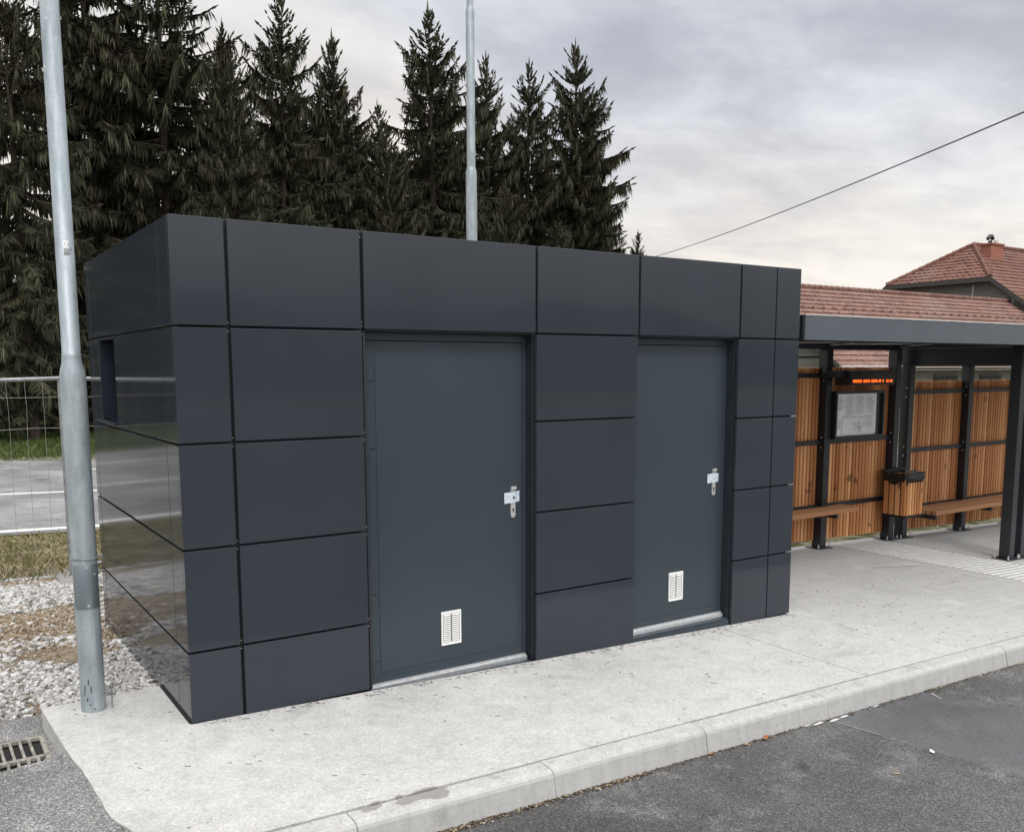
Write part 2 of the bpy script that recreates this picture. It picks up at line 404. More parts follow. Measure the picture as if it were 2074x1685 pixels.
# front carriageway (bus bay)
fr = grid('road', [-60, -20, -8] + lin(-3, 8, 22) + [16, 60], [-40, -12, -6, -3.5, -2.5, -1.452], lambda x, y: zg(x)-.128, M['asphalt']); tag(fr, kind='structure')
pl_ = MB()
for k in range(14):
    y0 = -1.5-k*.03
    if k > 8 and rng.random() < .45: continue
    x0 = 3.28+(-y0-1.47)*.195; zz = zg(x0)-.1245
    pl_.add([(x0-.003, y0, zz), (x0+.003, y0, zz), (x0+.009, y0-.03, zz), (x0+.003, y0-.03, zz)], [(0, 1, 2, 3)])
pl_.add([(4.21, -1.6, zg(4.2)-.1245), (4.222, -1.6, zg(4.2)-.1245), (4.262, -1.51, zg(4.2)-.1245), (4.25, -1.51, zg(4.2)-.1245)], [(0, 1, 2, 3)])
tag(pl_.build('painted_line', M['chalk'], fixn=False), kind='structure')

# side asphalt that ramps up to the slab on the left, with the hole of the gully
DX0, DX1, DY0, DY1 = -1.0, -.645, .03, .50
def left_h(x, y):
    e = ss(x, -.9, -.5)
    yl_ = -.05+.32*min(0, x+.6)
    z = zg(x) - .1*ss(y, yl_, yl_+.035) - .11*ss(-y, .95, 1.6) + .004*math.sin(x*9)*math.sin(y*8)
    return z - .004
xl = [-14, -8, -4, -2.5, -1.8, -1.4, -1.25, -1.12, DX0, -.9, -.8, -.7, DX1, -.62, -.58, -.52]
yl = [-12, -4, -2.5, -2, -1.75, -1.6, -1.45, -1.3, -1.15, -1, -.85, -.7, -.5, -.34] + lin(-.28, 0, 28) + [.015, DY0, .1, .2, .3, .4, DY1, .6, .7, .84]
la = grid('driveway', xl, yl, left_h, M['asphalt_grey'], lambda x, y: DX0 < x < DX1 and DY0 < y < DY1); tag(la, kind='structure')
la2 = grid('driveway_apron', [-.52, -.45, -.38, -.3, -.2, 0, .2, .36], [-2.4, -2, -1.75, -1.6, -1.5, -1.4, -1.3, -1.2, -1.1, -1], lambda x, y: zg(x)-.004-.11*ss(-y, .95, 1.6)-.05*ss(x, -.1, .3)+.002, M['asphalt_grey']); tag(la2, kind='structure')
# pavement slab
ptop = lambda x, y: zg(x); pbot = lambda x, y: zg(x)-.16
left_edge = [(-.46, -1.3), (-.475, -1.12), (-.5, -1.0), (-.545, -.86), (-.555, -.6), (-.568, -.37), (-.592, -.16), (-.6, -.05), (-.615, .2), (-.628, .42), (-.635, .635)]
poly = [(16, -1.305), (16, 2.04), (4.68, 2.04), (4.68, .004), (.032, .004), (.032, .705), (-.3, .665)] + left_edge[::-1]
def jag(poly):
    out = []
    for (a, b) in zip(poly, poly[1:]+poly[:1]):
        L = math.dist(a, b); n = max(1, int(L/.07)) if (a[0] < .06 and b[0] < .06) else 1
        for i in range(n):
            t = i/n; j = .0028 if n > 1 else 0
            out.append((a[0]+(b[0]-a[0])*t+rng.uniform(-j, j), a[1]+(b[1]-a[1])*t+rng.uniform(-j, j)))
    return out
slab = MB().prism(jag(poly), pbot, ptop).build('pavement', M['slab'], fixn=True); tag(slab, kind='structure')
# kerb stones, one run
kb = MB()
prof = [(-1.313, -.2), (-1.313, 0), (-1.395, -.002), (-1.412, -.006), (-1.425, -.016), (-1.432, -.03), (-1.452, -.14), (-1.452, -.2)]
k = -.72
x0 = .3-1.0
while x0 < 16:
    x1 = x0+1.0; a = max(x0, -.42)+.0015; b = x1-.0015; dz = rng.uniform(-.003, .003); dy = rng.uniform(-.003, .003)
    n = len(prof); vs = [(a, y+dy, zg(a)+z+dz) for y, z in prof]+[(b, y+dy, zg(b)+z+dz) for y, z in prof]
    kb.add(vs, [(i, (i+1) % n, n+(i+1) % n, n+i) for i in range(n)]+[tuple(range(n))[::-1], tuple(range(n, 2*n))])
    x0 = x1
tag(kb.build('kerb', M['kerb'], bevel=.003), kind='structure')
# tactile strip
sc_m = MB().add([(x, y, zg(x)+.004) for x, y in ((7.0, .86), (7.12, .80), (7.27, .758), (7.52, .685), (7.53, .698), (7.4, .755), (7.26, .79), (7.1, .842))], [tuple(range(8))])
tag(sc_m.build('paint_scuff', M['scuff'], fixn=False), kind='structure')
tb = MB()
for i in range(46):
    y = -1.2+i*.076; 
    if y > 1.86: break
    xa, xb = 7.77+rng.uniform(-.01, .01), 8.6+rng.uniform(-.01, .01)
    tb.add([(xa, y, zg(xa)+.0045), (xb, y, zg(xb)+.0045), (xb, y+.043, zg(xb)+.0045), (xa, y+.043, zg(xa)+.0045)], [(0, 1, 2, 3)])
tag(tb.build('tactile_paving', M['tactile'], fixn=False), kind='structure')
# main road behind the kiosk
bend = lambda x: -.02*max(0, x-9)**2
rx = [-60, -14, -7, 0, 7] + lin(9, 33, 16); ry = [7.3, 9, 11, 13, 15, 17.4]
RVv = np.array([(x, y+bend(x), zg(x)-.1) for y in ry for x in rx]); nx_ = len(rx)
tag(np_mesh('main_road', RVv, np.array([(j*nx_+i, j*nx_+i+1, (j+1)*nx_+i+1, (j+1)*nx_+i) for j in range(len(ry)-1) for i in range(nx_-1)]), M['road']), kind='structure')
ln = MB()
def strip(x0, x1, y0, y1):
    n = max(1, int(abs(x1-x0)/2))
    for i in range(n):
        a, b = x0+(x1-x0)*i/n, x0+(x1-x0)*(i+1)/n
        ln.add([(a, y0+bend(a), zg(a)-.0955), (b, y0+bend(b), zg(b)-.0955), (b, y1+bend(b), zg(b)-.0955), (a, y1+bend(a), zg(a)-.0955)], [(0, 1, 2, 3)])
strip(-40, 28, 7.5, 7.68)
strip(-6.2, 3.5, 11.3, 11.46); strip(6, 12, 11.3, 11.46); strip(-18, -10, 11.3, 11.46)
for k in range(-5, 5): strip(1.3+k*6, 4.3+k*6, 14.9, 15.03)
tag(ln.build('road_markings', M['paint'], fixn=False), kind='structure')

# ------------------------------------------------------------------ kiosk
H = 2.6; D = 2.545
XJ = [0, .278, 1.02, 2.2, 3.05, 4.033, 4.42, 4.693]
zr = {'z1': 2.056, 'z2': 1.464, 'z3': .92, 'z4': .378, 'm2': 1.505}
K = empty('utility_kiosk', (0, 0, 0), 'dark anthracite panelled kiosk with two grey metal doors on the pale pavement', 'kiosk')
GV, GH, TH = .009, .0065, .03        # half joints, panel thickness
core = MB()
core.box((.035, .035, -.3), (1.03, D-.035, 1.49)).box((.035, .035, 2.056), (1.03, D-.035, H-.01)).box((.035, .035, 1.49), (1.03, 1.565, 2.056)).box((.035, 2.135, 1.49), (1.03, D-.035, 2.056)).box((.22, 1.565, 1.49), (1.03, 2.135, 2.056)).box((2.19, .035, -.3), (3.05, D-.035, H-.01)).box((4.03, .035, -.3), (XJ[7]-.035, D-.035, H-.01))
core.box((1.03, .16, -.3), (2.19, D-.035, H-.01)).box((3.05, .16, -.3), (4.03, D-.035, H-.01))
core.box((1.03, .035, 2.066), (2.19, .16, H-.01)).box((3.05, .035, 2.066), (4.03, .16, H-.01))
core.build('carcass', M['dark'], K)
MB().box((.04, .04, H-.012), (XJ[7]-.04, D-.04, H-.004)).build('roof', M['roofing'], K)
def panel(a, b):
    MB().box(a, b).build('cladding_panel', M['panel'], K, bevel=.0022)
def fpanel(x0, x1, z0, z1, gl=GV, gr=GV, gb=GH, gt=GH):
    panel((x0+gl, 0, z0+gb), (x1-gr, TH, z1-gt))
def bot(x): return zg(x)+.004
def front_col(x0, x1, zs, **k):
    for z0, z1 in zip(zs, zs[1:]): fpanel(x0, x1, z0, z1, **k)
zL = [-.02, zr['z4'], zr['z3'], zr['z2'], zr['z1']]
front_col(0, XJ[1], [-.012]+zL[1:]+[H], gl=.0)
front_col(XJ[1], XJ[2], [-.02]+zL[1:]+[H], gr=.011)
fpanel(XJ[2], XJ[3], zr['z1'], H, gl=.011)
front_col(XJ[3], 3.037, [-.095, .383, .92, zr['m2'], zr['z1']], gl=0, gr=0)
fpanel(XJ[3], XJ[4], zr['z1'], H)
fpanel(XJ[4], XJ[5], zr['z1'], H)
zR = [-.128, .38, .923, 1.465, zr['z1'], H]
front_col(4.025, XJ[6], zR[:-1], gl=0, gr=.006); fpanel(XJ[5], XJ[6], zr['z1'], H, gr=.006)
front_col(XJ[6], XJ[7], zR, gl=.006, gr=0)
# left flank: corner strips and big sheets, the high window recess
WY0, WY1, WZ0, WZ1 = 1.57, 2.13, 1.50, 2.05
def spanel(y0, y1, z0, z1, g0=.005, g1=.005): panel((0.0, y0+g0, z0+GH), (TH, y1-g1, z1-GH))
zs = [-.035]+zL[1:]+[H]
for z0, z1 in zip(zs, zs[1:]):
    spanel(TH+.001, .252, z0, z1, 0, .002)
    if (z0, z1) == (zr['z2'], zr['z1']):
        spanel(.252, WY0, z0, z1, .002, 0); spanel(WY1, 2.40, z0, z1, 0)
        panel((0.0, WY0+.001, z0+GH), (TH, WY1-.001, WZ0))
    else: spanel(.252, 2.40, z0 if z0 > 0 else -.12, z1, .002)
    spanel(2.40, D, z0 if z0 > 0 else -.12, z1, .005, 0)
# right flank and rear
zs2 = [-.15]+zR[1:]
for z0, z1 in zip(zs2, zs2[1:]):
    for y0, y1 in ((TH+.001, .252), (.252, 1.4), (1.4, D)):
        panel((XJ[7]-TH, y0+.004, z0+GH), (XJ[7], y1-.004, z1-GH))
    for x0, x1 in ((TH, 1.2), (1.2, 2.4), (2.4, 3.6), (3.6, XJ[7]-TH)):
        panel((x0+.004, D-TH, z0+GH), (x1-.004, D, z1-GH))
# bottom base angle at the front left corner
MB().box((-.012, .01, -.02), (.03, .69, .006)).box((-.004, -.002, -.02), (.07, .0095, .004)).build('base_angle', M['black'], K)
# window recess on the flank
w = MB().box((.004, WY0, WZ0+.001), (.215, WY0+.012, WZ1)).box((.004, WY1-.012, WZ0+.001), (.215, WY1, WZ1)).box((.004, WY0+.013, WZ1-.012), (.215, WY1-.013, WZ1)).box((-.035, WY0-.03, WZ0-.012), (.215, WY1+.01, WZ0)).build('window', M['navy'], K)
MB().box((.2, WY0+.014, WZ0+.002), (.206, WY1-.014, WZ1-.013)).build('pane', M['glass'], w)

def door(xa, xb, xl, hinge_x, handle_x, vent_c, wrinkled):
    g0 = min(zg(xa), zg(xb))
    top = 2.05
    fr = MB()
    fr.box((xa, .105, 2.004), (xb, .15, top)).box((xa, .105, -.05), (xl[0]-.006, .15, 2.004)).box((xl[1]+.006, .105, -.05), (xb, .15, 2.004))
    fr.box((xb-.03, .103, -.05), (xb-.012, .105, 2.03))
    d = fr.build('door', M['door'], K, bevel=.0015)
    # leaf: folded sheet with a shallow raised rim
    lf = MB().box((xl[0], .1, -.03), (xl[1], .14, 2.0)).build('leaf', M['door'], d, bevel=.002)
    rim = .055
    pnl = MB().box((xl[0]+rim, .0965, .035), (xl[1]-rim+.01, .0995, 1.93)).build('leaf_panel', M['door'], d, bevel=.0022)
    rv = MB()
    rv.box((xb-.011, .032, zg(xb)+.001), (xb, .104, top+.004)).box((xa, .032, zg(xa)+.001), (xa+.011, .104, top+.004)).box((xa+.012, .032, top+.002), (xb-.012, .104, top+.012))
    rv.build('reveal', M['reveal'], d)
    zt_ = -.024 if hinge_x else -.02
    th = MB().box((xa+.012, .072, zt_-.02), (xb-.03, .0945, zt_)).box((xa+.012, .058, zt_-.042), (xb-.03, .0715, zt_-.012)).build('threshold', M['alu'], d, bevel=.002)
    MB().box((xa+.012, .024, g0-.12), (xb-.012, .0945, zt_-.043)).box((xa+.012, .012, g0-.12), (xb-.012, .0235, zt_-.058)).build('step_plinth', M['door'], d, bevel=.002)
    for z in (1.81, 1.42, .555, .15):
        if hinge_x is None: break
        hm = MB().box((hinge_x-.022, .092, z-.035), (hinge_x+.022, .0995, z+.03)).box((hinge_x-.022, .092, z-.10), (hinge_x-.006, .0995, z-.038))
        hm.tube([(hinge_x-.024, .094, z-.11), (hinge_x-.024, .094, z+.035)], .009, 10)
        hm.build('hinge', M['door'], d, bevel=.001)
    # long handle plate without a lever
    hx = handle_x; yf = .0963
    def stad(w_, z0, z1, y0, y1, top_round=False):
        pts = []
        for i in range(9):
            a = math.pi+math.pi*i/8; pts.append((hx+w_*math.cos(a), z0+w_+w_*math.sin(a)))
        rr = .006
        pts += [(hx+w_, z1-rr), (hx+w_-rr, z1), (hx-w_+rr, z1), (hx-w_, z1-rr)]
        n = len(pts); vs = [(x, y0, z) for x, z in pts]+[(x, y1, z) for x, z in pts]
        return vs, [tuple(range(n)), tuple(range(n, 2*n))[::-1]]+[(i, (i+1) % n, n+(i+1) % n, n+i) for i in range(n)]
    hb = MB(); hb.add(*stad(.0175, .887, 1.089, yf-.009, yf)); hb.box((hx-.0195, yf-.02, 1.072), (hx+.0195, yf-.0085, 1.091))
    hb.build('handle_plate', M['steel_bright'], d, bevel=.0015)
    MB().tube([(hx, yf-.0098, .942), (hx, yf-.0088, .942)], .0072, 12).box((hx-.0036, yf-.0098, .922), (hx+.0036, yf-.0088, .9395)).build('keyhole', M['black'], d)
    MB().tube([(hx+.002, yf-.0152, 1.018), (hx+.002, yf-.0128, 1.018)], .0078 if not wrinkled else .004, 12).build('spindle_hole', M['black'], d)
    # tape wrapped over the plate
    tp = MB(); w0, w1, z0, z1 = hx-.063, hx+.052, .985, 1.055
    nx, nz = 22, 10; vs = []
    for j in range(nz+1):
        for i in range(nx+1):
            x = w0+(w1-w0)*i/nx; z = z0+(z1-z0)*j/nz + (i/nx-.5)*.008
            y = yf-.0008
            dpl = abs(x-hx)
            if dpl < .0185: y = yf-.0125
            elif dpl < .025: y = yf-.0125+(.0117)*(dpl-.0185)/.0065
            if wrinkled:
                y -= .004*abs(math.sin((i*.55+j*.9)))*(.4+.6*rng.random()); 
                if i > nx-3 and j > nz-3: z -= .008
            else: y -= .0012*rng.random()
            vs.append((x, y, z))
    tp.add(vs, [(j*(nx+1)+i, j*(nx+1)+i+1, (j+1)*(nx+1)+i+1, (j+1)*(nx+1)+i) for j in range(nz) for i in range(nx)], True)
    tag(tp.build('tape', M['tape'], d), 'crumpled pale blue tape' if wrinkled else 'smooth pale blue tape with a round hole')
    # louvred vent
    vx, vz = vent_c; w2, h2 = .07, .107
    vm = MB().box((vx-w2, yf-.006, vz-h2), (vx+w2, yf, vz+h2))
    vm.box((vx-w2, yf-.0095, vz-h2), (vx+w2, yf-.006, vz-h2+.009)).box((vx-w2, yf-.0095, vz+h2-.009), (vx+w2, yf-.006, vz+h2))
    vm.box((vx-w2, yf-.0095, vz-h2+.009), (vx-w2+.009, yf-.006, vz+h2-.009)).box((vx+w2-.009, yf-.0095, vz-h2+.009), (vx+w2, yf-.006, vz+h2-.009))
    v_o = vm.build('vent_grille', M['louvre'], d, bevel=.002)
    MB().box((vx-w2+.011, yf-.0064, vz-h2+.018), (vx+w2-.011, yf-.00605, vz+h2-.018)).build('vent_gap_shade', M['well'], d)  # dark sheet paints the shade between the louvres
    lv = MB()
    for q in range(14):
        zc = vz-h2+.025+q*(2*h2-.05)/13.
        for sx in (-1, 1):
            xa2, xb2 = (vx-w2+.014, vx-.005) if sx < 0 else (vx+.005, vx+w2-.014)
            n = 8; top_, out_ = [], []
            for i in range(n+1):
                u = i/n; arc = math.sin(math.pi*u)**.6
                x = xa2+(xb2-xa2)*u
                top_.append((x, yf-.0066, zc+.0045)); out_.append((x, yf-.0066-.009*arc, zc-.0025+.0015*arc))
            lv.add(top_+out_, [(i, i+1, n+2+i, n+1+i) for i in range(n)])
    lv.build('louvre', M['louvre'], d, fixn=False)
    return d
d1 = door(1.033, 2.197, (1.075, 2.155), 1.098, 2.078, (1.613, .235), False)
tag(d1, 'wider door with four hinges on its left edge')
d2 = door(3.04, 4.022, (3.06, 3.978), None, 3.891, (3.524, .237), True)
tag(d2, 'narrower door set behind the middle panels')
# protruding channel ends at the right corner
ch = MB()
for z in (1.465, .923, .38): MB().box((XJ[7]-.055, .008, z-.003), (XJ[7]+.003, .02, z+.003)).build('joint_channel', M['steel_bright'], K)
RV = MB().tube([(0, .021, 0), (0, .017, 0)], .0026, 6).mesh('rivet', M['steel_bright'])
def put(me, name, loc, par, rot=(0, 0, 0)):
    o = bpy.data.objects.new(name, me); COL.objects.link(o); o.parent = par; o.location = loc; o.rotation_euler = rot; return o
for x in (.278, 1.02):
    for z in (.378, .92, 1.464, 2.056):
        for dz in (.022, -.022): put(RV, 'rivet', (x+.001, 0, z+dz), K)
for x in (1.02, 2.2):
    for z in (2.56, 2.1): put(RV, 'rivet', (x+.001, 0, z), K)

# ------------------------------------------------------------------ dot matrix letters (for the sticker and the display)
GL = {'A':'01110 10001 10001 11111 10001 10001 10001','C':'01111 10000 10000 10000 10000 10000 01111','E':'11111 10000 10000 11110 10000 10000 11111','H':'10001 10001 10001 11111 10001 10001 10001',
'I':'01110 00100 00100 00100 00100 00100 01110','K':'10001 10010 10100 11000 10100 10010 10001','M':'10001 11011 10101 10101 10001 10001 10001','N':'10001 11001 10101 10011 10001 10001 10001','O':'01110 10001 10001 10001 10001 10001 01110',
'P':'11110 10001 10001 11110 10000 10000 10000','R':'11110 10001 10001 11110 10100 10010 10001','S':'01111 10000 10000 01110 00001 00001 11110','T':'11111 00100 00100 00100 00100 00100 00100','V':'10001 10001 10001 10001 10001 01010 00100',
'Z':'11111 00001 00010 00100 01000 10000 11111','1':'00100 01100 00100 00100 00100 00100 01110','2':'01110 10001 00001 00110 01000 10000 11111','3':'11110 00001 00001 01110 00001 00001 11110','4':'00010 00110 01010 10010 11111 00010 00010',
'6':'01110 10000 10000 11110 10001 10001 01110',':':'00000 00100 00100 00000 00100 00100 00000',' ':'00000 00000 00000 00000 00000 00000 00000',"'":'00100 00100 00000 00000 00000 00000 00000'}
def dots(text):
    for i, ch_ in enumerate(text):
        for r_, row in enumerate(GL[ch_].split()):
            for c_, b in enumerate(row):
                if b == '1': yield i*6+c_, 6-r_

# ------------------------------------------------------------------ lamp poles
def arc_patch(cx, cy, r, a0, a1, z0, z1, t=.0015, n=14, corner=.0):
    vs = []
    for rr in (r, r+t):
        for z in (z0, z1):
            for i in range(n+1):
                a = a0+(a1-a0)*i/n; vs.append((cx+rr*math.cos(a), cy+rr*math.sin(a), z))
    m = n+1; fs = []
    for i in range(n):
        fs += [(2*m+i, 2*m+i+1, 3*m+i+1, 3*m+i), (m+i, m+i+1, 3*m+i+1, 3*m+i), (i, i+1, 2*m+i+1, 2*m+i)]
    fs += [(0, 2*m, 3*m, m), (n, 2*m+n, 3*m+n, m+n)]
    return vs, fs
PX, PY = -.397, .487
P = empty('lamp_post', (PX, PY, zg(PX)), 'galvanised lamp post with a small sticker, standing on the left end of the pavement', 'lamp post', 'galvanised lamp posts')
b0 = zg(PX)
def rel(o):          # parts built in world space -> keep world placement under P
    return o
def loc_tube(par, name, pts, rs, mat, n=40):
    o = MB().tube(pts, rs, n).build(name, mat, par); return o
loc_tube(P, 'base_section', [(0, 0, -.1), (0, 0, .9), (0, 0, 1.76), (0, 0, 1.80), (0, 0, 1.83), (0, 0, 1.865), (0, 0, 1.895)], [.062, .0625, .0635, .063, .058, .049, .047], M['galv'])
loc_tube(P, 'upper_section', [(0, 0, 1.89), (0, 0, 1.897), (0, 0, 1.9), (0, 0, 1.908), (0, 0, 1.911), (0, 0, 4.2), (0, 0, 7.2)], [.0455, .0475, .0455, .0475, .0445, .044, .036], M['galv'])
# luminaire high above the picture
lm = MB().tube([(0, 0, 7.15), (.05, -.1, 7.35), (.25, -.55, 7.45), (.4, -.9, 7.46)], .025, 12).build('arm', M['galv'], P)
MB().box((.33, -1.35, 7.43), (.53, -.85, 7.5)).build('lamp_head', M['steel_dark'], P, bevel=.02)
AF = math.atan2(-4.715-PY, -1.106-PX)      # towards the street corner
acc = MB(); acc.add(*arc_patch(0, 0, .0632, AF-1.15, AF+1.15, .57, .81, .002, 24), True)
acc_o = acc.build('access_door', M['galv_smooth'], P, bevel=.004)
for a, z in ((AF+.1, .795), (AF+.1, .59), (AF+.75, .755)):
    dx, dy = math.cos(a), math.sin(a); MB().tube([(dx*.064, dy*.064, z), (dx*.0685, dy*.0685, z)], .0055, 8).build('screw', M['bolt'], acc_o)
tie = MB(); tie.tube([(.0665*math.cos(t_), .0665*math.sin(t_), .838+.004*math.sin(t_*2)) for t_ in lin(0, 6.28, 28)], .0035, 6); tie.tube([(.062, -.02, .838), (.085, .0, .83), (.09, .02, .845)], .003, 6)
tie.build('wire_tie', M['tube'], P)
st = MB(); st.add(*arc_patch(0, 0, .0442, AF-.12, AF+.44, 2.405, 2.475, .0006, 8), True); sto = st.build('sticker', M['scrap'], P)
sk = MB()
for text, zt, s_, a_s in (('CK', 2.452, .0024, .0), ('HCH', 2.427, .0022, -.04), ('V N', 2.408, .0018, -.02)):
    for u, v in dots(text):
        a = AF+a_s+u*s_/.0452; dx, dy = math.cos(a), math.sin(a); z = zt+v*s_*.92; q = s_*.5
        tx, ty = -dy*q, dx*q; r_ = .0452
        sk.add([(dx*r_-tx, dy*r_-ty, z-q), (dx*r_+tx, dy*r_+ty, z-q), (dx*r_+tx, dy*r_+ty, z+q), (dx*r_-tx, dy*r_-ty, z+q)], [(0, 1, 2, 3)])
sk.build('print', M['ink'], sto, fixn=False)
for a, z, l_ in ((AF-.3, .16, .03), (AF-.62, .118, .035), (AF-.12, .115, .03), (AF-.45, .07, .015), (AF-.25, .045, .008), (AF+.1, .02, .006), (AF-.7, .1, .01)):
    MB().add(*arc_patch(0, 0, .0628, a-.035, a+.035, z-.003, z+l_, .0009, 3)).build('paint_mark', M['black'], P)
es = MB(); ar = AF+1.45; dx, dy = math.cos(ar), math.sin(ar)
es.tube([(dx*.062, dy*.062, .1), (dx*.075, dy*.075, .112), (dx*.092, dy*.092, .105), (dx*.095, dy*.095, .06), (dx*.09, dy*.09, -.01)], .0055, 6)
es.build('earth_strap', M['tube'], P)
# second pole behind the kiosk
QX, QY = 5.79, 6.75
Q = empty('lamp_post', (QX, QY, zg(QX)-.12), 'tall stepped galvanised lamp post rising from behind the kiosk roof', 'lamp post', 'galvanised lamp posts')
zb = zg(QX)-.12
loc_tube(Q, 'base_section', [(0, 0, 0), (0, 0, 4.82), (0, 0, 4.9), (0, 0, 4.96)], [.084, .078, .077, .062], M['galv'], 28)
loc_tube(Q, 'middle_section', [(0, 0, 4.93), (0, 0, 4.97), (0, 0, 7.06), (0, 0, 7.12)], [.06, .0605, .06, .048], M['galv'], 28)
loc_tube(Q, 'upper_section', [(0, 0, 7.1), (0, 0, 9.6)], [.047, .042], M['galv'], 24)
MB().tube([(0, 0, 9.55), (.1, -.1, 9.75), (.6, -.5, 9.85)], .028, 12).build('arm', M['galv'], Q)
MB().box((.5, -.75, 9.83), (.9, -.45, 9.91)).build('lamp_head', M['steel_dark'], Q, bevel=.02)

# ------------------------------------------------------------------ wire fence on feet
def fence(x0, x1, label, seed):
    rr = random.Random(seed); y = 4.48
    zb_ = zg(0)-.075; 
    F_ = empty('mesh_fence', ((x0+x1)/2, y, zb_), label, 'fence', 'temporary fence panels')
    L = (x1-x0)/2; h = 1.835
    f = MB()
    tp = [(-L+2*L*i/16, .01*math.sin(i*.7), h-.03*math.sin(math.pi*i/16)) for i in range(17)]
    bt = [(-L+2*L*i/16, 0, .05+.02*math.sin(i*.5)*math.sin(math.pi*i/16)+SL*(-L+2*L*i/16)) for i in range(17)]
    f.tube(tp, .0185, 12); f.tube(bt, .0185, 12)
    f.tube([(-L, 0, -.02-SL*L), (-L, 0, h+.02)], .021, 12); f.tube([(L, 0, SL*L-.02), (L, 0, h+.02)], .021, 12)
    f.build('frame', M['tube'], F_)
    m = MB(); n = int(2*L/.14)
    for i in range(1, n):
        x = -L+2*L*i/n; j = .006
        m.tube([(x+rr.uniform(-j, j), rr.uniform(-j, j)-.02, h*k/6+.0) for k in range(7)], .0017, 5, False)
    for k in range(1, 7):
        z = h*k/6.6
        m.tube([(-L+2*L*i/14, -.025+rr.uniform(-.006, .006), z+rr.uniform(-.008, .008)) for i in range(15)], .002, 5, False)
    m.build('wire_mesh', M['wire'], F_)
fence(-3.42, .035, 'mesh fence panel left of the lamp post, above dry grass and gravel', 1)
fence(.095, 3.55, 'mesh fence panel starting at the lamp post and running on behind the kiosk', 2)
fence(-6.95, -3.48, 'mesh fence panel farther left, seen only as a reflection in the kiosk flank', 5)
ft = MB(off=(.065, 4.48, zg(0)-.13)); ft.box((-.11, 4.12, zg(0)-.16), (.24, 4.84, zg(0)-.05)); 
tag(ft.build('concrete_block', M['wall'], bevel=.03), 'low concrete block carrying two mesh fence panels behind the lamp post', 'concrete block')

# ------------------------------------------------------------------ gully grate
G = empty('drain_grate', ((DX0+DX1)/2, (DY0+DY1)/2, zg(-.8)-.1), 'rusty cast iron drain grate sunk in the asphalt beside the pavement corner', 'drain grate')
gx, gy = (DX0+DX1)/2, (DY0+DY1)/2; zt = -.002
hx_, hy_ = (DX1-DX0)/2, (DY1-DY0)/2
gb = MB()
gb.box((-hx_, -hy_, -.026), (hx_, -hy_+.025, zt)).box((-hx_, hy_-.018, -.026), (hx_, hy_, zt)).box((-hx_, -hy_+.026, -.026), (-hx_+.02, hy_-.019, zt)).box((hx_-.025, -hy_+.026, -.026), (hx_, hy_-.019, zt))
gb.box((-hx_+.021, -.06, -.024), (hx_-.026, -.03, zt-.002))
for i in range(1, 7):
    x = -hx_+.02+i*(2*hx_-.045)/7.
    for y0, y1 in ((-hy_+.026, -.061), (-.029, hy_-.019)):
        n = 5; vs = []
        for k in range(n+1):
            u = k/n; yy = y0+(y1-y0)*u; bend = .012*math.sin(math.pi*u*.5)*(1 if y0 < -.05 else -.3)
            for sx, z in ((-.0075, zt-.003), (.0075, zt-.003), (.006, -.024), (-.006, -.024)): vs.append((x+bend+sx, yy, z))
        gb.add(vs, [(4*k+a, 4*k+(a+1) % 4, 4*k+4+(a+1) % 4, 4*k+4+a) for k in range(n) for a in range(4)])
gb.build('grating', M['iron'], G, bevel=.003)
MB().box((-hx_-.01, -hy_-.01, -.12), (hx_+.01, hy_+.01, -.03)).build('pit_shade', M['black'], G)  # solid black block paints the dark of a deep gully

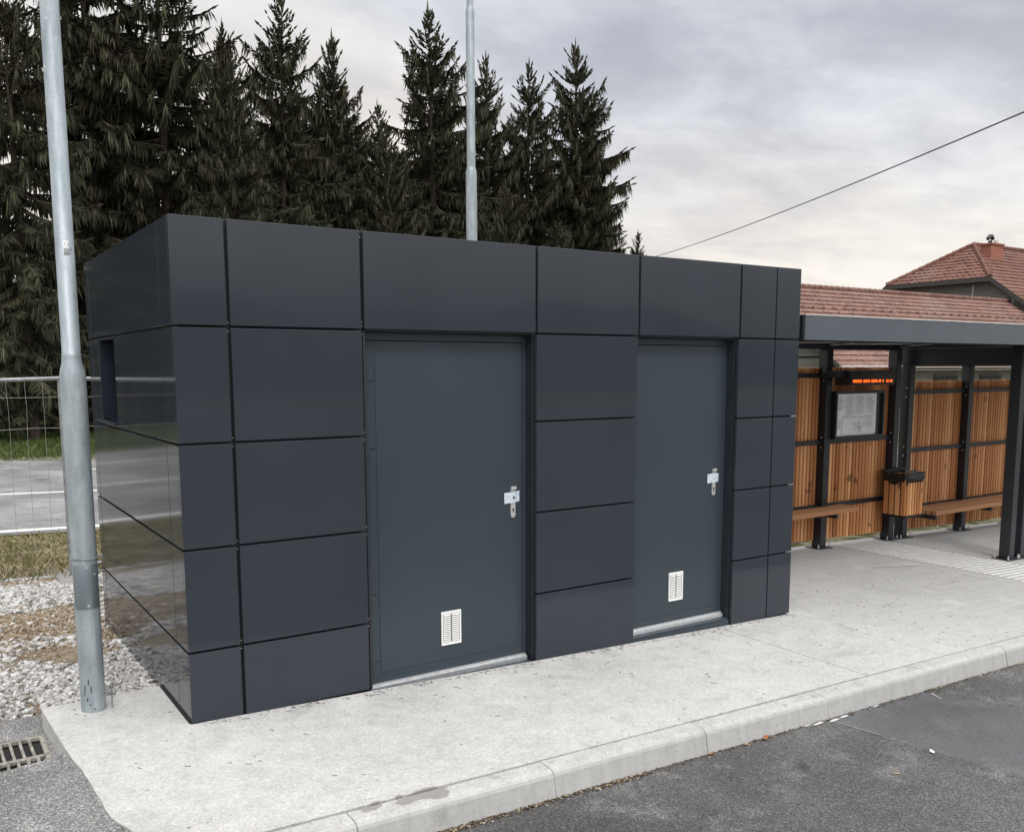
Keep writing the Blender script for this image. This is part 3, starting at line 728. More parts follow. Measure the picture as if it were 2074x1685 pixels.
# ------------------------------------------------------------------ bus shelters
ANCHOR = MB().tube([(0, 0, 0), (0, 0, .022)], .011, 8).tube([(0, 0, .021), (0, 0, .043)], .006, 8).mesh('bolt', M['bolt'])
RBOLT = MB().tube([(0, 0, 0), (-.0095, 0, 0)], .009, 8).mesh('bolt', M['bolt'])
def shelter(name, posts, xr0, xr1, ztop, zbot, rails, slat_top, fronts, label):
    S = empty('bus_shelter', (xr0, 1.0, zg(xr0)), None, None); tag(S, label, 'bus shelter', 'bus shelters along the pavement')
    O = Vector(S.location)
    def B(mb, nm, mat, par=S, **k):
        o = mb.build(nm, mat, par, **k); o.location = Vector(o.location) - (O if par is S else Vector((0, 0, 0))); return o
    y0, y1 = .10, 1.965
    rf = MB().box((xr0, y0, zbot), (xr1, y0+.025, ztop)).box((xr0+.001, y1-.025, zbot), (xr1-.001, y1, ztop))
    r_o = B(rf, 'roof', M['fascia'], bevel=.002)
    B(MB().box((xr1-.025, y0+.026, zbot), (xr1, y1-.026, ztop)), 'shaded_end_sheet', M['steel_dark'], r_o); B(MB().box((xr0, y0+.026, zbot), (xr0+.025, y1-.026, ztop)), 'shaded_end_sheet', M['steel_dark'], r_o)  # dark steel colour stands in for shade under the neighbouring roof
    B(MB().box((xr0+.026, y0+.026, ztop-.05), (xr1-.026, y1-.026, ztop-.015)), 'deck', M['steel_dark'], r_o)
    fl = MB().box((xr0-.004, y0-.004, ztop), (xr1+.004, y0+.03, ztop+.008)).box((xr0-.004, y0+.031, ztop), (xr0+.02, y1, ztop+.008))
    B(fl, 'flashing', M['flash'], r_o)
    for x in posts: B(MB().box((x-.04, y0+.03, zbot+.071), (x+.04, y1-.03, zbot+.13)), 'beam', M['steel_dark'])
    B(MB().box((xr0+.03, 1.85, zbot-.02), (xr1-.03, 1.93, zbot+.07)), 'beam', M['steel_dark']); B(MB().box((xr0+.03, .4, zbot-.0), (xr1-.03, .46, zbot+.07)), 'beam', M['steel_dark'])
    for a, b in zip(posts, posts[1:]):
        B(MB().tube([(a, .5, zbot+.02), (b, 1.85, zbot+.02)], .007, 6), 'bracing_rod', M['bolt']); B(MB().tube([(b, .5, zbot+.036), (a, 1.85, zbot+.036)], .007, 6), 'bracing_rod', M['bolt'])
    allp = [(x, 1.89) for x in posts]+[(x, .45) for x in fronts]
    for x, y in allp:
        z0 = zg(x)
        po = B(MB().box((x-.05, y-.06, z0+.012), (x+.05, y+.06, zbot-.001)), 'post', M['steel_dark'], bevel=.006)
        B(MB().box((x-.125, y-.1, z0), (x+.125, y+.1, z0+.0125)), 'base_plate', M['steel_dark'], po, bevel=.002)
        for sx in (-.1, .1):
            for sy in (-.075, .075): put(ANCHOR, 'bolt', (x+sx, y+sy, z0+.012), po)
        if y > 1:
            for z in rails[:2]:
                for dz in (-.055, .055): put(RBOLT, 'bolt', (x-.0505, y-.02, z+dz), po)
    # slatted rear wall, one field per bay
    for a, b in zip(posts, posts[1:]):
        sl = MB(); x = a+.062; 
        while x < b-.062:
            wv = .041+rng.uniform(-.002, .002)
            wv = min(wv, b-.052-x); sl.box((x, 1.925+rng.uniform(-.003, .003), zg(x)+.085), (x+wv, 1.972, slat_top+rng.uniform(-.004, .004))); x += .061
        B(sl, 'slat_wall', M['wood'], bevel=.004, seg=1)
        for z in rails:
            B(MB().box((a+.051, 1.884, z-.025), (b-.051, 1.922, z+.025)), 'rail', M['steel_dark'], bevel=.002)
    ez = MB(); xx_ = posts[-1]+.062
    while xx_ < xr1-.01: ez.box((xx_, 1.925, zg(xx_)+.085), (min(xx_+.041, xr1), 1.972, slat_top)); xx_ += .061
    B(ez, 'slat_wall', M['wood'], bevel=.004, seg=1)
    return S
S1 = shelter('s1', [4.97, 6.24, 7.49, 8.78], 4.885, 8.89, 2.256, 2.06, [1.75, 1.0, .262], 1.838, [4.97, 8.83],
        'nearer bus shelter with a timetable case and an orange lit display under its roof')
S2 = shelter('s2', [9.06, 10.36, 11.62, 12.9], 8.97, 13.0, 2.06, 1.868, [1.535, .82, .1], 1.668, [9.06, 12.9],
        'farther bus shelter with a lower roof, standing just right of the litter bin')
def bench(x0, x1, zt, yf, yb, label, br):
    z = zt; Bn = empty('bench', ((x0+x1)/2, yb, zt), None); tag(Bn, label, 'bench', 'slatted benches hung on the shelters'); O = Vector(Bn.location)
    s_ = MB(off=O); n = 5; w_ = (yb-yf)/n
    for i in range(n): s_.box((x0+rng.uniform(0, .006), yf+i*w_+.011, z-.055), (x1-rng.uniform(0, .006), yf+(i+1)*w_-.011, z))
    o = s_.build('seat', M['wood_seat'], Bn, bevel=.004); o.location = (0, 0, 0)
    o = MB(off=O).box((x0+.03, yf+.03, z-.0552), (x1-.03, yb-.03, z-.008)).build('seat_gap_shade', M['black'], Bn); o.location = (0, 0, 0)  # black box painted in for the shade between the slats
    for x in br:
        o = MB(off=O).box((x-.02, yf+.03, z-.11), (x+.02, 1.84, z-.056)).build('bracket', M['steel_dark'], Bn, bevel=.003); o.location = (0, 0, 0)
bench(5.1, 7.82, .27, 1.60, 1.86, 'wooden slat bench in the nearer shelter with its free end below the timetable case', [6.24, 7.46])
bench(9.12, 12.8, .115, 1.455, 1.85, 'longer wooden slat bench in the farther shelter beside the litter bin', [9.16, 10.4, 11.66, 12.7])
# display
dy_ = 1.56
Dp = empty('led_display', (7.9, 1.6, 1.72), 'black passenger display box with a line of orange lit letters hung above the timetable', 'display'); O = Vector(Dp.location)
def PB(mb, nm, mat, par, **k):
    o = mb.build(nm, mat, par, **k); return o
x0, x1 = 7.475, 8.30
MB(off=O).box((x0, dy_, 1.643), (x1, 1.75, 1.8)).box((x0-.004, dy_-.004, 1.8), (x1+.004, 1.75, 1.806)).build('housing', M['steel_dark'], Dp, bevel=.003).location = (0, 0, 0)
MB(off=O).box((x0-.14, 1.62, 1.735), (x0-.002, 1.83, 1.80)).build('hanger', M['steel_dark'], Dp).location = (0, 0, 0)
MB(off=O).box((x0+.2, 1.752, 1.70), (x0+.26, 1.884, 1.79)).build('hanger', M['steel_dark'], Dp).location = (0, 0, 0)
MB(off=O).box((x0+.015, dy_-.004, 1.65), (x1-.02, dy_-.0005, 1.79)).build('screen', M['ledpanel'], Dp).location = (0, 0, 0)
ld = MB(off=O); txt = "PREVOZI MESTO CENTR AP 2  21:46"
for u, v in dots(txt):
    s_ = (x1-x0-.11)/(len(txt)*6); xx = x0+.055+u*s_; zz = 1.676+v*s_*1.1
    ld.box((xx-s_*.42, dy_-.0065, zz-s_*.45), (xx+s_*.42, dy_-.0042, zz+s_*.45))
ld.build('lit_letters', M['led'], Dp, fixn=False).location = (0, 0, 0)
# timetable case
Tc = empty('timetable_case', (8.0, 1.86, 1.3), 'flat glazed notice case with a printed timetable sheet on the shelter wall', 'notice case'); O = Vector(Tc.location)
x0, x1, z0, z1, yf = 7.55, 8.45, 1.035, 1.575, 1.775
MB(off=O).box((x0, yf, z0), (x0+.03, 1.88, z1)).box((x1-.03, yf, z0), (x1, 1.88, z1)).box((x0+.03, yf, z1-.03), (x1-.03, 1.88, z1)).box((x0+.03, yf, z0), (x1-.03, 1.88, z0+.03)).build('frame', M['steel_dark'], Tc, bevel=.003).location = (0, 0, 0)
MB(off=O).box((x0+.03, yf+.03, z0+.03), (x1-.03, 1.87, z1-.03)).build('back_panel', M['casebk'], Tc).location = (0, 0, 0)
px0, px1, pz0, pz1 = x0+.035, x1-.13, z0+.03, z1-.035; py = yf+.026
MB(off=O).box((px0, py, pz0), (px1, py+.002, pz1)).build('timetable', M['paper'], Tc).location = (0, 0, 0)
ik = MB(off=O)
def bar(u0, v0, u1, v1):
    X0, X1 = px0+(px1-px0)*u0, px0+(px1-px0)*u1; Z0, Z1 = pz0+(pz1-pz0)*v0, pz0+(pz1-pz0)*v1
    ik.add([(X0, py-.0012, Z0), (X1, py-.0012, Z0), (X1, py-.0012, Z1), (X0, py-.0012, Z1)], [(0, 1, 2, 3)])
for c0, c1, v0, v1 in ((.04, .2, .62, .92), (.26, .46, .5, .92), (.52, .72, .5, .93), (.77, .97, .55, .92), (.77, .95, .18, .47), (.04, .14, .15, .38)):
    v = v1
    while v > v0:
        bar(c0, v-.006, c0+(c1-c0)*rng.uniform(.5, 1), v); v -= .026
for a in ((.15, .44, .74, .45), (.15, 0.02, .158, .44), (.74, .2, .748, .52), (.235, .45, .243, .92), (.49, .45, .495, .95), (.75, .52, .755, .95)): bar(*a)
for k in range(120):
    u, v = rng.gauss(.55, .09), rng.gauss(.22, .09)
    if .34 < u < .73 and .03 < v < .43: bar(u, v, u+rng.uniform(.005, .03), v+rng.uniform(.004, .012))
ik.build('print', M['ink'], Tc, fixn=False).location = (0, 0, 0)
# litter bin
Bi = empty('litter_bin', (8.72, 1.65, .1), 'square wooden slat litter bin with a black bag folded over its rim', 'litter bin'); O = Vector(Bi.location)
bx0, bx1, by0, by1, bz0, bz1 = 8.53, 8.885, 1.5, 1.8, .105, .575
bs = MB(off=O)
n = 4
for i in range(n):
    w_ = (by1-by0)/n; bs.box((bx0, by0+i*w_+.010, bz0), (bx0+.025, by0+(i+1)*w_-.010, bz1)).box((bx1-.025, by0+i*w_+.010, bz0), (bx1, by0+(i+1)*w_-.010, bz1))
n = 6
for i in range(n):
    w_ = (bx1-bx0-.054)/n; bs.box((bx0+.027+i*w_+.0075, by0-.001, bz0), (bx0+.027+(i+1)*w_-.0075, by0+.024, bz1)).box((bx0+.027+i*w_+.0075, by1-.024, bz0), (bx0+.027+(i+1)*w_-.0075, by1, bz1))
bs.build('slat_box', M['wood'], Bi, bevel=.003).location = (0, 0, 0)
MB(off=O).box((bx0+.028, by0+.028, bz0-.02), (bx1-.028, by1-.028, bz1-.03)).box((bx0, by0, bz0-.028), (bx1, by1, bz0-.003)).box((bx0+.05, by1+.001, bz0+.05), (bx1+.1, by1+.03, bz1+.06)).build('liner', M['black'], Bi).location = (0, 0, 0)
bag = MB(off=O); N = 56; rows = 5; vs = []
for j in range(rows+1):
    for i in range(N):
        t_ = 4*i/N; e = int(t_); u = t_-e
        cx = [bx0+(bx1-bx0)*u, bx1, bx1-(bx1-bx0)*u, bx0][e]; cy = [by0, by0+(by1-by0)*u, by1, by1-(by1-by0)*u][e]
        nx = [0, 1, 0, -1][e]; ny = [-1, 0, 1, 0][e]
        sag = (.035+.075*math.sin(math.pi*u)**2) if e == 3 else (.035+.03*u if e == 0 else .04)
        o_ = .016+.008*math.sin(i*1.9+j)*(j/rows)
        z = bz1+.03-(sag+.03)*j/rows+.004*math.sin(i*2.7)
        vs.append((cx+nx*o_, cy+ny*o_, z))
fs = [(j*N+i, j*N+(i+1) % N, (j+1)*N+(i+1) % N, (j+1)*N+i) for j in range(rows) for i in range(N)]
# inner fold down into the bin
inn = []
for i in range(N):
    x, y, z = vs[i]; inn.append((x+(.5*(bx0+bx1)-x)*.12, y+(.5*(by0+by1)-y)*.12, bz1-.12))
bag.add(vs+inn, fs+[(i, (i+1) % N, len(vs)+(i+1) % N, len(vs)+i) for i in range(N)]+[tuple(len(vs)+i for i in range(N))], True)
bag.build('bin_bag', M['rubber'], Bi).location = (0, 0, 0)
MB(off=O).box((bx0-.02, by1-.03, bz1+.02), (bx0+.04, by1+.03, bz1+.055)).box((bx0+.041, by1-.02, bz1+.02), (bx1+.02, by1+.03, bz1+.05)).build('rim_bar', M['steel_dark'], Bi).location = (0, 0, 0)

# ------------------------------------------------------------------ houses behind the shelters
def courses(mb, P0, U, Vv, Nn, length, lb, rb, step=.34, col=.3):
    """tiled roof plane: P0 eave origin, U along eave, Vv up the slope, Nn normal"""
    P0, U, Vv, Nn = Vector(P0), Vector(U).normalized(), Vector(Vv).normalized(), Vector(Nn).normalized()
    s = 0
    while s < length-.05:
        s1 = min(s+step, length); l0, l1, r0, r1 = lb(s), lb(s1), rb(s), rb(s1)
        n = max(1, int((r0-l0)/col*3)); bot, top, low = [], [], []
        for i in range(n+1):
            u0 = l0+(r0-l0)*i/n; u1 = l1+(r1-l1)*i/n; wv = .014*math.sin(u0*2*math.pi/col)
            jit = rng.uniform(-.012, .012)
            bot.append(P0+U*u0+Vv*s+Nn*(.045+wv+jit)); top.append(P0+U*u1+Vv*(s1+.01)+Nn*(.004+wv)); low.append(P0+U*u0+Vv*s+Nn*(-.02))
        m = n+1
        mb.add(bot+top, [(i, i+1, m+i+1, m+i) for i in range(n)]); mb.add(low+bot, [(i, i+1, m+i+1, m+i) for i in range(n)])
        s = s1
    return mb
def caps(mb, a, b, r=.11, step=.36):
    a, b = Vector(a), Vector(b); L = (b-a).length; n = int(L/step); d = (b-a)/n
    for i in range(n): mb.tube([a+d*i, a+d*(i+1.04)], [r, r*.82], 8)
    return mb
AX0, AX1, AY0, AZ0, AY1, AZ1 = 25.26, 45.0, 15.0, 1.87, 19.96, 5.06
A = empty('annex_house', (AX0, AY0+.6, zg(16)), 'long low outbuilding with a pinkish tiled roof behind the bus shelters', 'house'); O = Vector(A.location)
def HB(mb, nm, mat, par, **k):
    o = mb.build(nm, mat, par, **k); o.location = (-O if par is A else Vector((0, 0, 0))); return o
sv = Vector((0, AY1-AY0, AZ1-AZ0)); Ls = sv.length; nn = Vector((0, -(AZ1-AZ0), AY1-AY0))
rfm = courses(MB(), (AX0, AY0, AZ0), (1, 0, 0), sv, nn, Ls, lambda s: 0, lambda s: AX1-AX0)
rfm.add([(AX0, AY1, AZ1), (AX1, AY1, AZ1), (AX1, 2*AY1-AY0, AZ0), (AX0, 2*AY1-AY0, AZ0)], [(0, 1, 2, 3)])
rfo = HB(rfm, 'roof', M['tile'], A, fixn=False)
HB(caps(MB(), (AX0, AY1, AZ1+.03), (AX1, AY1, AZ1+.03)), 'ridge_tiles', M['tile'], rfo)
for s_ in (1.0, 4.0):
    sg = MB(); p = sv.normalized()*s_; nu = nn.normalized(); x = AX0+.3
    while x < AX1:
        c = Vector((x, AY0, AZ0))+p
        sg.add([c+nu*.05+Vector((-.035, 0, 0)), c+nu*.05+Vector((.035, 0, 0)), c+nu*.14+Vector((.0, 0, 0)), c+sv.normalized()*.16+nu*.05], [(0, 1, 2), (0, 2, 3), (1, 3, 2)]); x += .62
    HB(sg, 'snow_guard_row', M['tile2'], rfo)
HB(MB().box((AX0+.45, AY0+.6, -1), (AX1, 2*AY1-AY0-.6, AZ0+.35)).add([(AX0+.45, AY0+.6, AZ0+.3), (AX0+.45, 2*AY1-AY0-.6, AZ0+.3), (AX0+.45, AY1, AZ1-.15), (AX0+.5, AY0+.6, AZ0+.3), (AX0+.5, 2*AY1-AY0-.6, AZ0+.3), (AX0+.5, AY1, AZ1-.15)], [(0, 1, 2), (3, 4, 5), (0, 2, 5, 3), (1, 2, 5, 4), (0, 1, 4, 3)]), 'wall', M['siding'], A)
vg = MB()
for y_e, sgn in ((AY0, 1), (2*AY1-AY0, -1)):
    a = Vector((AX0, y_e, AZ0-.1)); b = Vector((AX0, AY1, AZ1-.1)); 
    vg.add([a, b, b+Vector((0, 0, .16)), a+Vector((0, 0, .16)), a+Vector((.04, 0, 0)), b+Vector((.04, 0, 0)), b+Vector((.04, 0, .16)), a+Vector((.04, 0, .16))], [(0, 1, 2, 3), (4, 7, 6, 5), (3, 2, 6, 7), (0, 4, 5, 1)])
    vg.add([a+Vector((.05, 0, .04)), b+Vector((.05, 0, .04)), b+Vector((.5, 0, .04)), a+Vector((.5, 0, .04))], [(0, 1, 2, 3)])
HB(vg, 'verge_board', M['brownwood'], A)
HB(MB().tube([(AX0, AY0-.06, AZ0-.03), (AX1, AY0-.06, AZ0-.03)], .06, 10).box((AX0+.05, AY0, AZ0-.16), (AX1, AY0+.6, AZ0-.12)), 'gutter', M['gutter'], A)
for x in (29.4, 32.6, 35.8, 39.0):
    wf = HB(MB().box((x-.8, AY0+.56, .35), (x+.8, AY0+.6, 1.55)), 'window', M['steel_dark'], A)
    HB(MB().box((x-.72, AY0+.55, .43), (x-.03, AY0+.557, 1.47)).box((x+.03, AY0+.55, .43), (x+.72, AY0+.557, 1.47)), 'pane', M['glass'], wf)
# main house with half hip
HX, RY, RZ, TS = 44.65, 23.73, 8.45, .731
HYf, HYb = RY-2.91, RY+2.91; HZ = RZ-2.91*TS; AXR = 48.06; XE = 70.
E0 = RY-7.2; EZ = RZ-7.2*TS
Hh = empty('main_house', (HX, RY, -.5), 'big house with a half hipped red tiled roof and brick chimney beyond the outbuilding', 'house'); O = Vector(Hh.location)
def HB2(mb, nm, mat, par, **k):
    o = mb.build(nm, mat, par, **k); o.location = (-O if par is Hh else Vector((0, 0, 0))); return o
svf = Vector((0, 7.2, 7.2*TS)); Lf = svf.length; nf = Vector((0, -TS, 1))
sh = (7.2-2.91)/7.2*Lf
def lbf(s): return 0 if s <= sh else (s-sh)/(Lf-sh)*(AXR-HX)
r2 = courses(MB(), (HX, E0, EZ), (1, 0, 0), svf, nf, Lf, lbf, lambda s: XE-HX, .36, .32)
hv = Vector((AXR-HX, 0, RZ-HZ)); Lh = hv.length; nh = Vector((-(RZ-HZ), 0, AXR-HX))
courses(r2, (HX, HYb, HZ), (0, -1, 0), hv, nh, Lh, lambda s: s/Lh*2.91, lambda s: 5.82-s/Lh*2.91, .36, .32)
r2.add([(HX, 2*RY-E0, EZ), (XE, 2*RY-E0, EZ), (XE, RY, RZ), (AXR, RY, RZ), (HX, HYb, HZ)], [(0, 1, 2, 3, 4)])
r2o = HB2(r2, 'roof', M['tile2'], Hh, fixn=False)
cp = caps(MB(), (HX, HYf, HZ+.05), (AXR, RY, RZ+.05), .12); caps(cp, (HX, HYb, HZ+.05), (AXR, RY, RZ+.05), .12); caps(cp, (AXR, RY, RZ+.05), (XE, RY, RZ+.05), .12)
HB2(cp, 'ridge_tiles', M['tile2'], r2o)
wl = MB(); wx = HX+.5
wl.add([(wx, E0+.6, -1.5), (wx, 2*RY-E0-.6, -1.5), (wx, 2*RY-E0-.6, EZ+.2), (wx, HYb, HZ-.22), (wx, HYf, HZ-.22), (wx, E0+.6, EZ+.2)], [(0, 1, 2, 3, 4, 5)])
wl.add([(wx, E0+.6, -1.5), (XE, E0+.6, -1.5), (XE, E0+.6, EZ+.3), (wx, E0+.6, EZ+.3)], [(0, 1, 2, 3)])
HB2(wl, 'wall', M['siding'], Hh)
eb = MB()
def board(a, b, h=.24, t=.06, inner=.5):
    a, b = Vector(a), Vector(b)
    eb.add([a, b, b+Vector((0, 0, h)), a+Vector((0, 0, h)), a+Vector((t, 0, 0)), b+Vector((t, 0, 0)), b+Vector((t, 0, h)), a+Vector((t, 0, h))], [(0, 1, 2, 3), (4, 7, 6, 5), (3, 2, 6, 7), (0, 4, 5, 1)])
    eb.add([a+Vector((t, 0, .05)), b+Vector((t, 0, .05)), b+Vector((inner, 0, .05)), a+Vector((inner, 0, .05))], [(0, 1, 2, 3)])
board((HX-.02, HYf-.05, HZ-.22), (HX-.02, HYb+.05, HZ-.22)); board((HX-.02, E0, EZ-.2), (HX-.02, HYf-.05, HZ-.24)); board((HX-.02, HYb+.05, HZ-.24), (HX-.02, 2*RY-E0, EZ-.2))
HB2(eb, 'eave_board', M['brownwood'], Hh)
cm = MB().box((47.6, RY-1.25, 6.4), (48.75, RY-.7, 8.32)).box((47.52, RY-1.32, 8.321), (48.83, RY-.63, 8.4))
co = HB2(cm, 'chimney', M['brick'], Hh)
HB2(MB().tube([(47.9, RY-1, 8.4), (47.9, RY-1, 8.55)], .1, 10).tube([(47.65, RY-1, 8.62), (47.8, RY-1, 8.78), (48.0, RY-1, 8.8), (48.15, RY-1, 8.64)], .1, 8), 'chimney_cowl', M['steel_dark'], co)
HB2(MB().tube([(48.5, RY-1, 8.4), (48.5, RY-1, 8.62)], .12, 10), 'flue_pipe', M['flash'], co)
HB2(MB().box((wx-.03, 21.9, 4.0), (wx-.005, 21.96, HZ-.3)), 'corner_trim', M['flash'], Hh); HB2(MB().box((wx-.03, 19.8, 4.0), (wx-.005, 19.86, HZ-1.1)), 'corner_trim', M['flash'], Hh)

# ------------------------------------------------------------------ overhead cable
cp_ = [Vector((8.328+.526*q, .309+.85*q, 4.352+.028*q+.001*q*q)) for q in lin(-14, 62, 60)]
cbm = MB(off=cp_[0]).tube(cp_, .0085, 8)
tag(cbm.build('overhead_cable', M['cable']), 'thin dark overhead cable slanting across the cloudy sky to the right', 'cable')

# ------------------------------------------------------------------ back wall and A-frame among the trees
wm = MB(off=(5, 34, -.4))
for i in range(-9, 16):
    wm.box((i*2.0+.04, 34, -.6), (i*2.0+1.96, 34.1, 1.75)); wm.box((i*2.0-.07, 33.95, -.6), (i*2.0+.039, 34.15, 1.8))
tag(wm.build('concrete_wall', M['wall'], bevel=.01), 'grey precast concrete wall at the back of the lawn behind the spruces', 'wall')
af = MB(off=(2.5, 22.8, -.17))
for dx_ in (0, 1.05):
    af.box((-.04, -.04, 0), (.04, .04, 1.0), Matrix.Translation((2.1+dx_, 22.7, zg(2.2)-.2)) @ Matrix.Rotation(R(26), 4, 'Y'))
    af.box((-.035, -.035, 0), (.035, .035, 1.0), Matrix.Translation((2.95+dx_, 22.7, zg(2.2)-.2)) @ Matrix.Rotation(R(-26), 4, 'Y'))
af.box((2.2, 22.66, .02), (2.95, 22.72, .09)).box((2.4, 22.66, .68), (3.7, 22.74, .76))
tag(af.build('trestle', M['black']), 'black wooden A-frame trestle on the grass half hidden by the lamp post', 'trestle')

hl = []
for x in lin(-260, 260, 104):
    hl.append((x, 6.5+3.0*math.sin(x*.031)+1.6*math.sin(x*.083+1)+.7*math.sin(x*.31)))
hm_ = MB()
for (a, ha), (b, hb_) in zip(hl, hl[1:]):
    hm_.add([(a, -70, -1), (b, -70, -1), (b, -76, hb_*.55), (a, -76, ha*.55), (b, -90, hb_), (a, -90, ha), (b, -120, -1), (a, -120, -1)], [(0, 1, 2, 3), (3, 2, 4, 5), (5, 4, 6, 7)], True)
tag(hm_.build('added_hills', M['hill']), kind='structure')  # unseen ridge added behind the camera to darken low reflections in the panels

# ------------------------------------------------------------------ spruces
def spruce_variant(seed, Hh_, Rr, base=.1, gappy=.35, droop=1.0, dens=1.0):
    r = np.random.RandomState(seed)
    tr = MB(); lean = r.uniform(-.15, .15, 2)
    bend = lambda z: (lean[0]*math.sin(z/Hh_*2.5), lean[1]*math.sin(z/Hh_*3.1))
    tr.tube([(*bend(z), z) for z in lin(-.3, Hh_*.995, 14)], [max(.012, .0135*Hh_*(1-(max(z, 0)/Hh_))**.85) for z in lin(-.3, Hh_*.995, 14)], 9)
    A0, DIR, LEN, WID = [], [], [], []
    ph = r.uniform(0, 6.28, 8)
    z = Hh_*base
    while z < Hh_*.985:
        t = z/Hh_
        nb = r.randint(6, 10) if t < .93 else r.randint(4, 6)
        a0 = r.uniform(0, 6.28)
        for b in range(nb):
            az = a0+b*2*math.pi/nb+r.normal(0, .25); zz = z+r.uniform(-.3, .3)*min(1, (Hh_-z)/3)
            clump = .5+.5*math.sin(az*2+ph[0]+zz*.9)*math.sin(zz*1.35+ph[1]+az)
            dtop = Hh_-zz; full = Rr*(1-.35*max(0, .3-t)/.3)*(1+.22*math.sin(zz*.9+ph[2])*math.sin(az+ph[3]))
            L = full*(1-math.exp(-(.66*dtop+.05)/full))*r.uniform(.5, 1.2)*(1-gappy+gappy*1.5*clump)
            if L < .12: L = .12+.1*r.rand()
            if r.rand() < .08+gappy*.28*(1-clump): continue
            el = R(55)*max(0, (t-.72)/.28)+R(8)-R(34)*droop*max(0, min(1, (.88-t)/.5))+r.normal(0, .2)
            n = 7; pts = []; p = np.array([*bend(zz), zz]); e = el
            for k in range(n+1):
                pts.append(p.copy()); e = el+(.75*(k/n)**2)*(1 if t < .85 else .5)
                p = p+np.array([math.cos(az)*math.cos(e), math.sin(az)*math.cos(e), math.sin(e)])*L/n
            pts = np.array(pts)
            tr.tube([tuple(q) for q in pts[:-1:2]], [.012+.012*L*(1-i/4) for i in range(len(pts[:-1:2]))], 3, False, False)
            m = max(6, int(L/.031*dens)); us = r.uniform(.12, 1, m)**.8
            side = np.array([-math.sin(az), math.cos(az), 0]); fwd = np.array([math.cos(az), math.sin(az), 0])
            for u in us:
                f = u*n; i = min(n-1, int(f)); q = pts[i]+(pts[i+1]-pts[i])*(f-i)
                tang = (pts[i+1]-pts[i])/np.linalg.norm(pts[i+1]-pts[i])
                for sg in (-1, 1):
                    ln_ = min(.48, (.12+.2*L*(1-u)**.6))*r.uniform(.5, 1.3)
                    if t > .9: ln_ *= .6
                    up = .55*max(0, (t-.75)/.25)
                    d = tang*r.uniform(.45, .85)+side*sg*r.uniform(.5, .9)+np.array([0, 0, -.35*droop*(1-up)*r.uniform(.2, 1.5)+up*.7])
                    A0.append(q); DIR.append(d/np.linalg.norm(d)); LEN.append(ln_); WID.append(r.uniform(.013, .024))
                for _q in range(int((t < .86)*(r.rand() < .9)+(t < .75)*(r.rand() < .9))):       # hanging branchlets
                    d = np.array([r.normal(0, .16), r.normal(0, .16), -1.])+fwd*.12
                    A0.append(q); DIR.append(d/np.linalg.norm(d)); LEN.append(r.uniform(.15, .62)*min(1, .3+L*.45)); WID.append(r.uniform(.013, .024))
            A0.append(pts[-1]); DIR.append((pts[-1]-pts[-2])/np.linalg.norm(pts[-1]-pts[-2])); LEN.append(.25*r.uniform(.7, 1.3)); WID.append(.04)
        z += (.4-.17*t)*r.uniform(.7, 1.3)*(Hh_/15.)
    for k in range(10):                                    # leader shoots
        zz = Hh_*(.955+.045*k/10); a = r.uniform(0, 6.28); d = np.array([.5*math.cos(a), .5*math.sin(a), 1.])
        A0.append(np.array([*bend(zz), zz])); DIR.append(d/np.linalg.norm(d)); LEN.append(.2+.25*(1-k/10)); WID.append(.035)
    A0.append(np.array([*bend(Hh_), Hh_-.1])); DIR.append(np.array([0, 0, 1.])); LEN.append(.55); WID.append(.03)
    A0, DIR, LEN, WID = map(np.array, (A0, DIR, LEN, WID)); n = len(A0)
    rv = r.normal(size=(n, 3)); s1 = np.cross(DIR, rv); s1 /= np.linalg.norm(s1, axis=1)[:, None]; s2 = np.cross(DIR, s1)
    def blade(s_):
        mid = A0+DIR*(LEN*.4)[:, None]; tip = A0+DIR*LEN[:, None]
        a = A0; b = mid+s_*WID[:, None]; c = tip; d = mid-s_*WID[:, None]
        return np.stack([a, b, c, d], 1)
    Q_ = np.concatenate([blade(s1), blade(s2)], 1).reshape(-1, 3)     # 8 verts per twig -> two quads
    idx = np.arange(len(Q_)).reshape(-1, 4)
    return tr, Q_, idx
VARS = {}
for key, kw in {'a': dict(seed=11, Hh_=16, Rr=2.7, base=.07, gappy=.34, droop=1.1), 'b': dict(seed=23, Hh_=14, Rr=2.3, base=.1, gappy=.5, droop=1.2), 'c': dict(seed=37, Hh_=15, Rr=2.5, base=.06, gappy=.3, droop=.9),
                'd': dict(seed=41, Hh_=12, Rr=2.0, base=.1, gappy=.5, droop=1.25), 'e': dict(seed=59, Hh_=15, Rr=2.7, base=.05, gappy=.25, droop=.8)}.items():
    tr, Q_, idx = spruce_variant(**kw); VARS[key] = (kw['Hh_'], tr.mesh('trunk', M['bark']), Q_, idx, [None])
def tree(key, x, y, h, rot, label, wide=1.):
    Hv, tme, Q_, idx, hold = VARS[key]
    z0 = hgt(x, y)
    T = empty('spruce_tree', (x, y, z0), label, 'tree', 'row of dark spruces along the road')
    s = (h-z0)/Hv; T.scale = (s*wide*1.18, s*wide*1.18, s); T.rotation_euler = (0, 0, rot)
    t_ = bpy.data.objects.new('trunk', tme); COL.objects.link(t_); t_.parent = T
    if hold[0] is None:
        c = np_mesh('crown', Q_, idx, M['spruce']); hold[0] = c.data
    else:
        c = bpy.data.objects.new('crown', hold[0]); COL.objects.link(c)
    c.parent = T
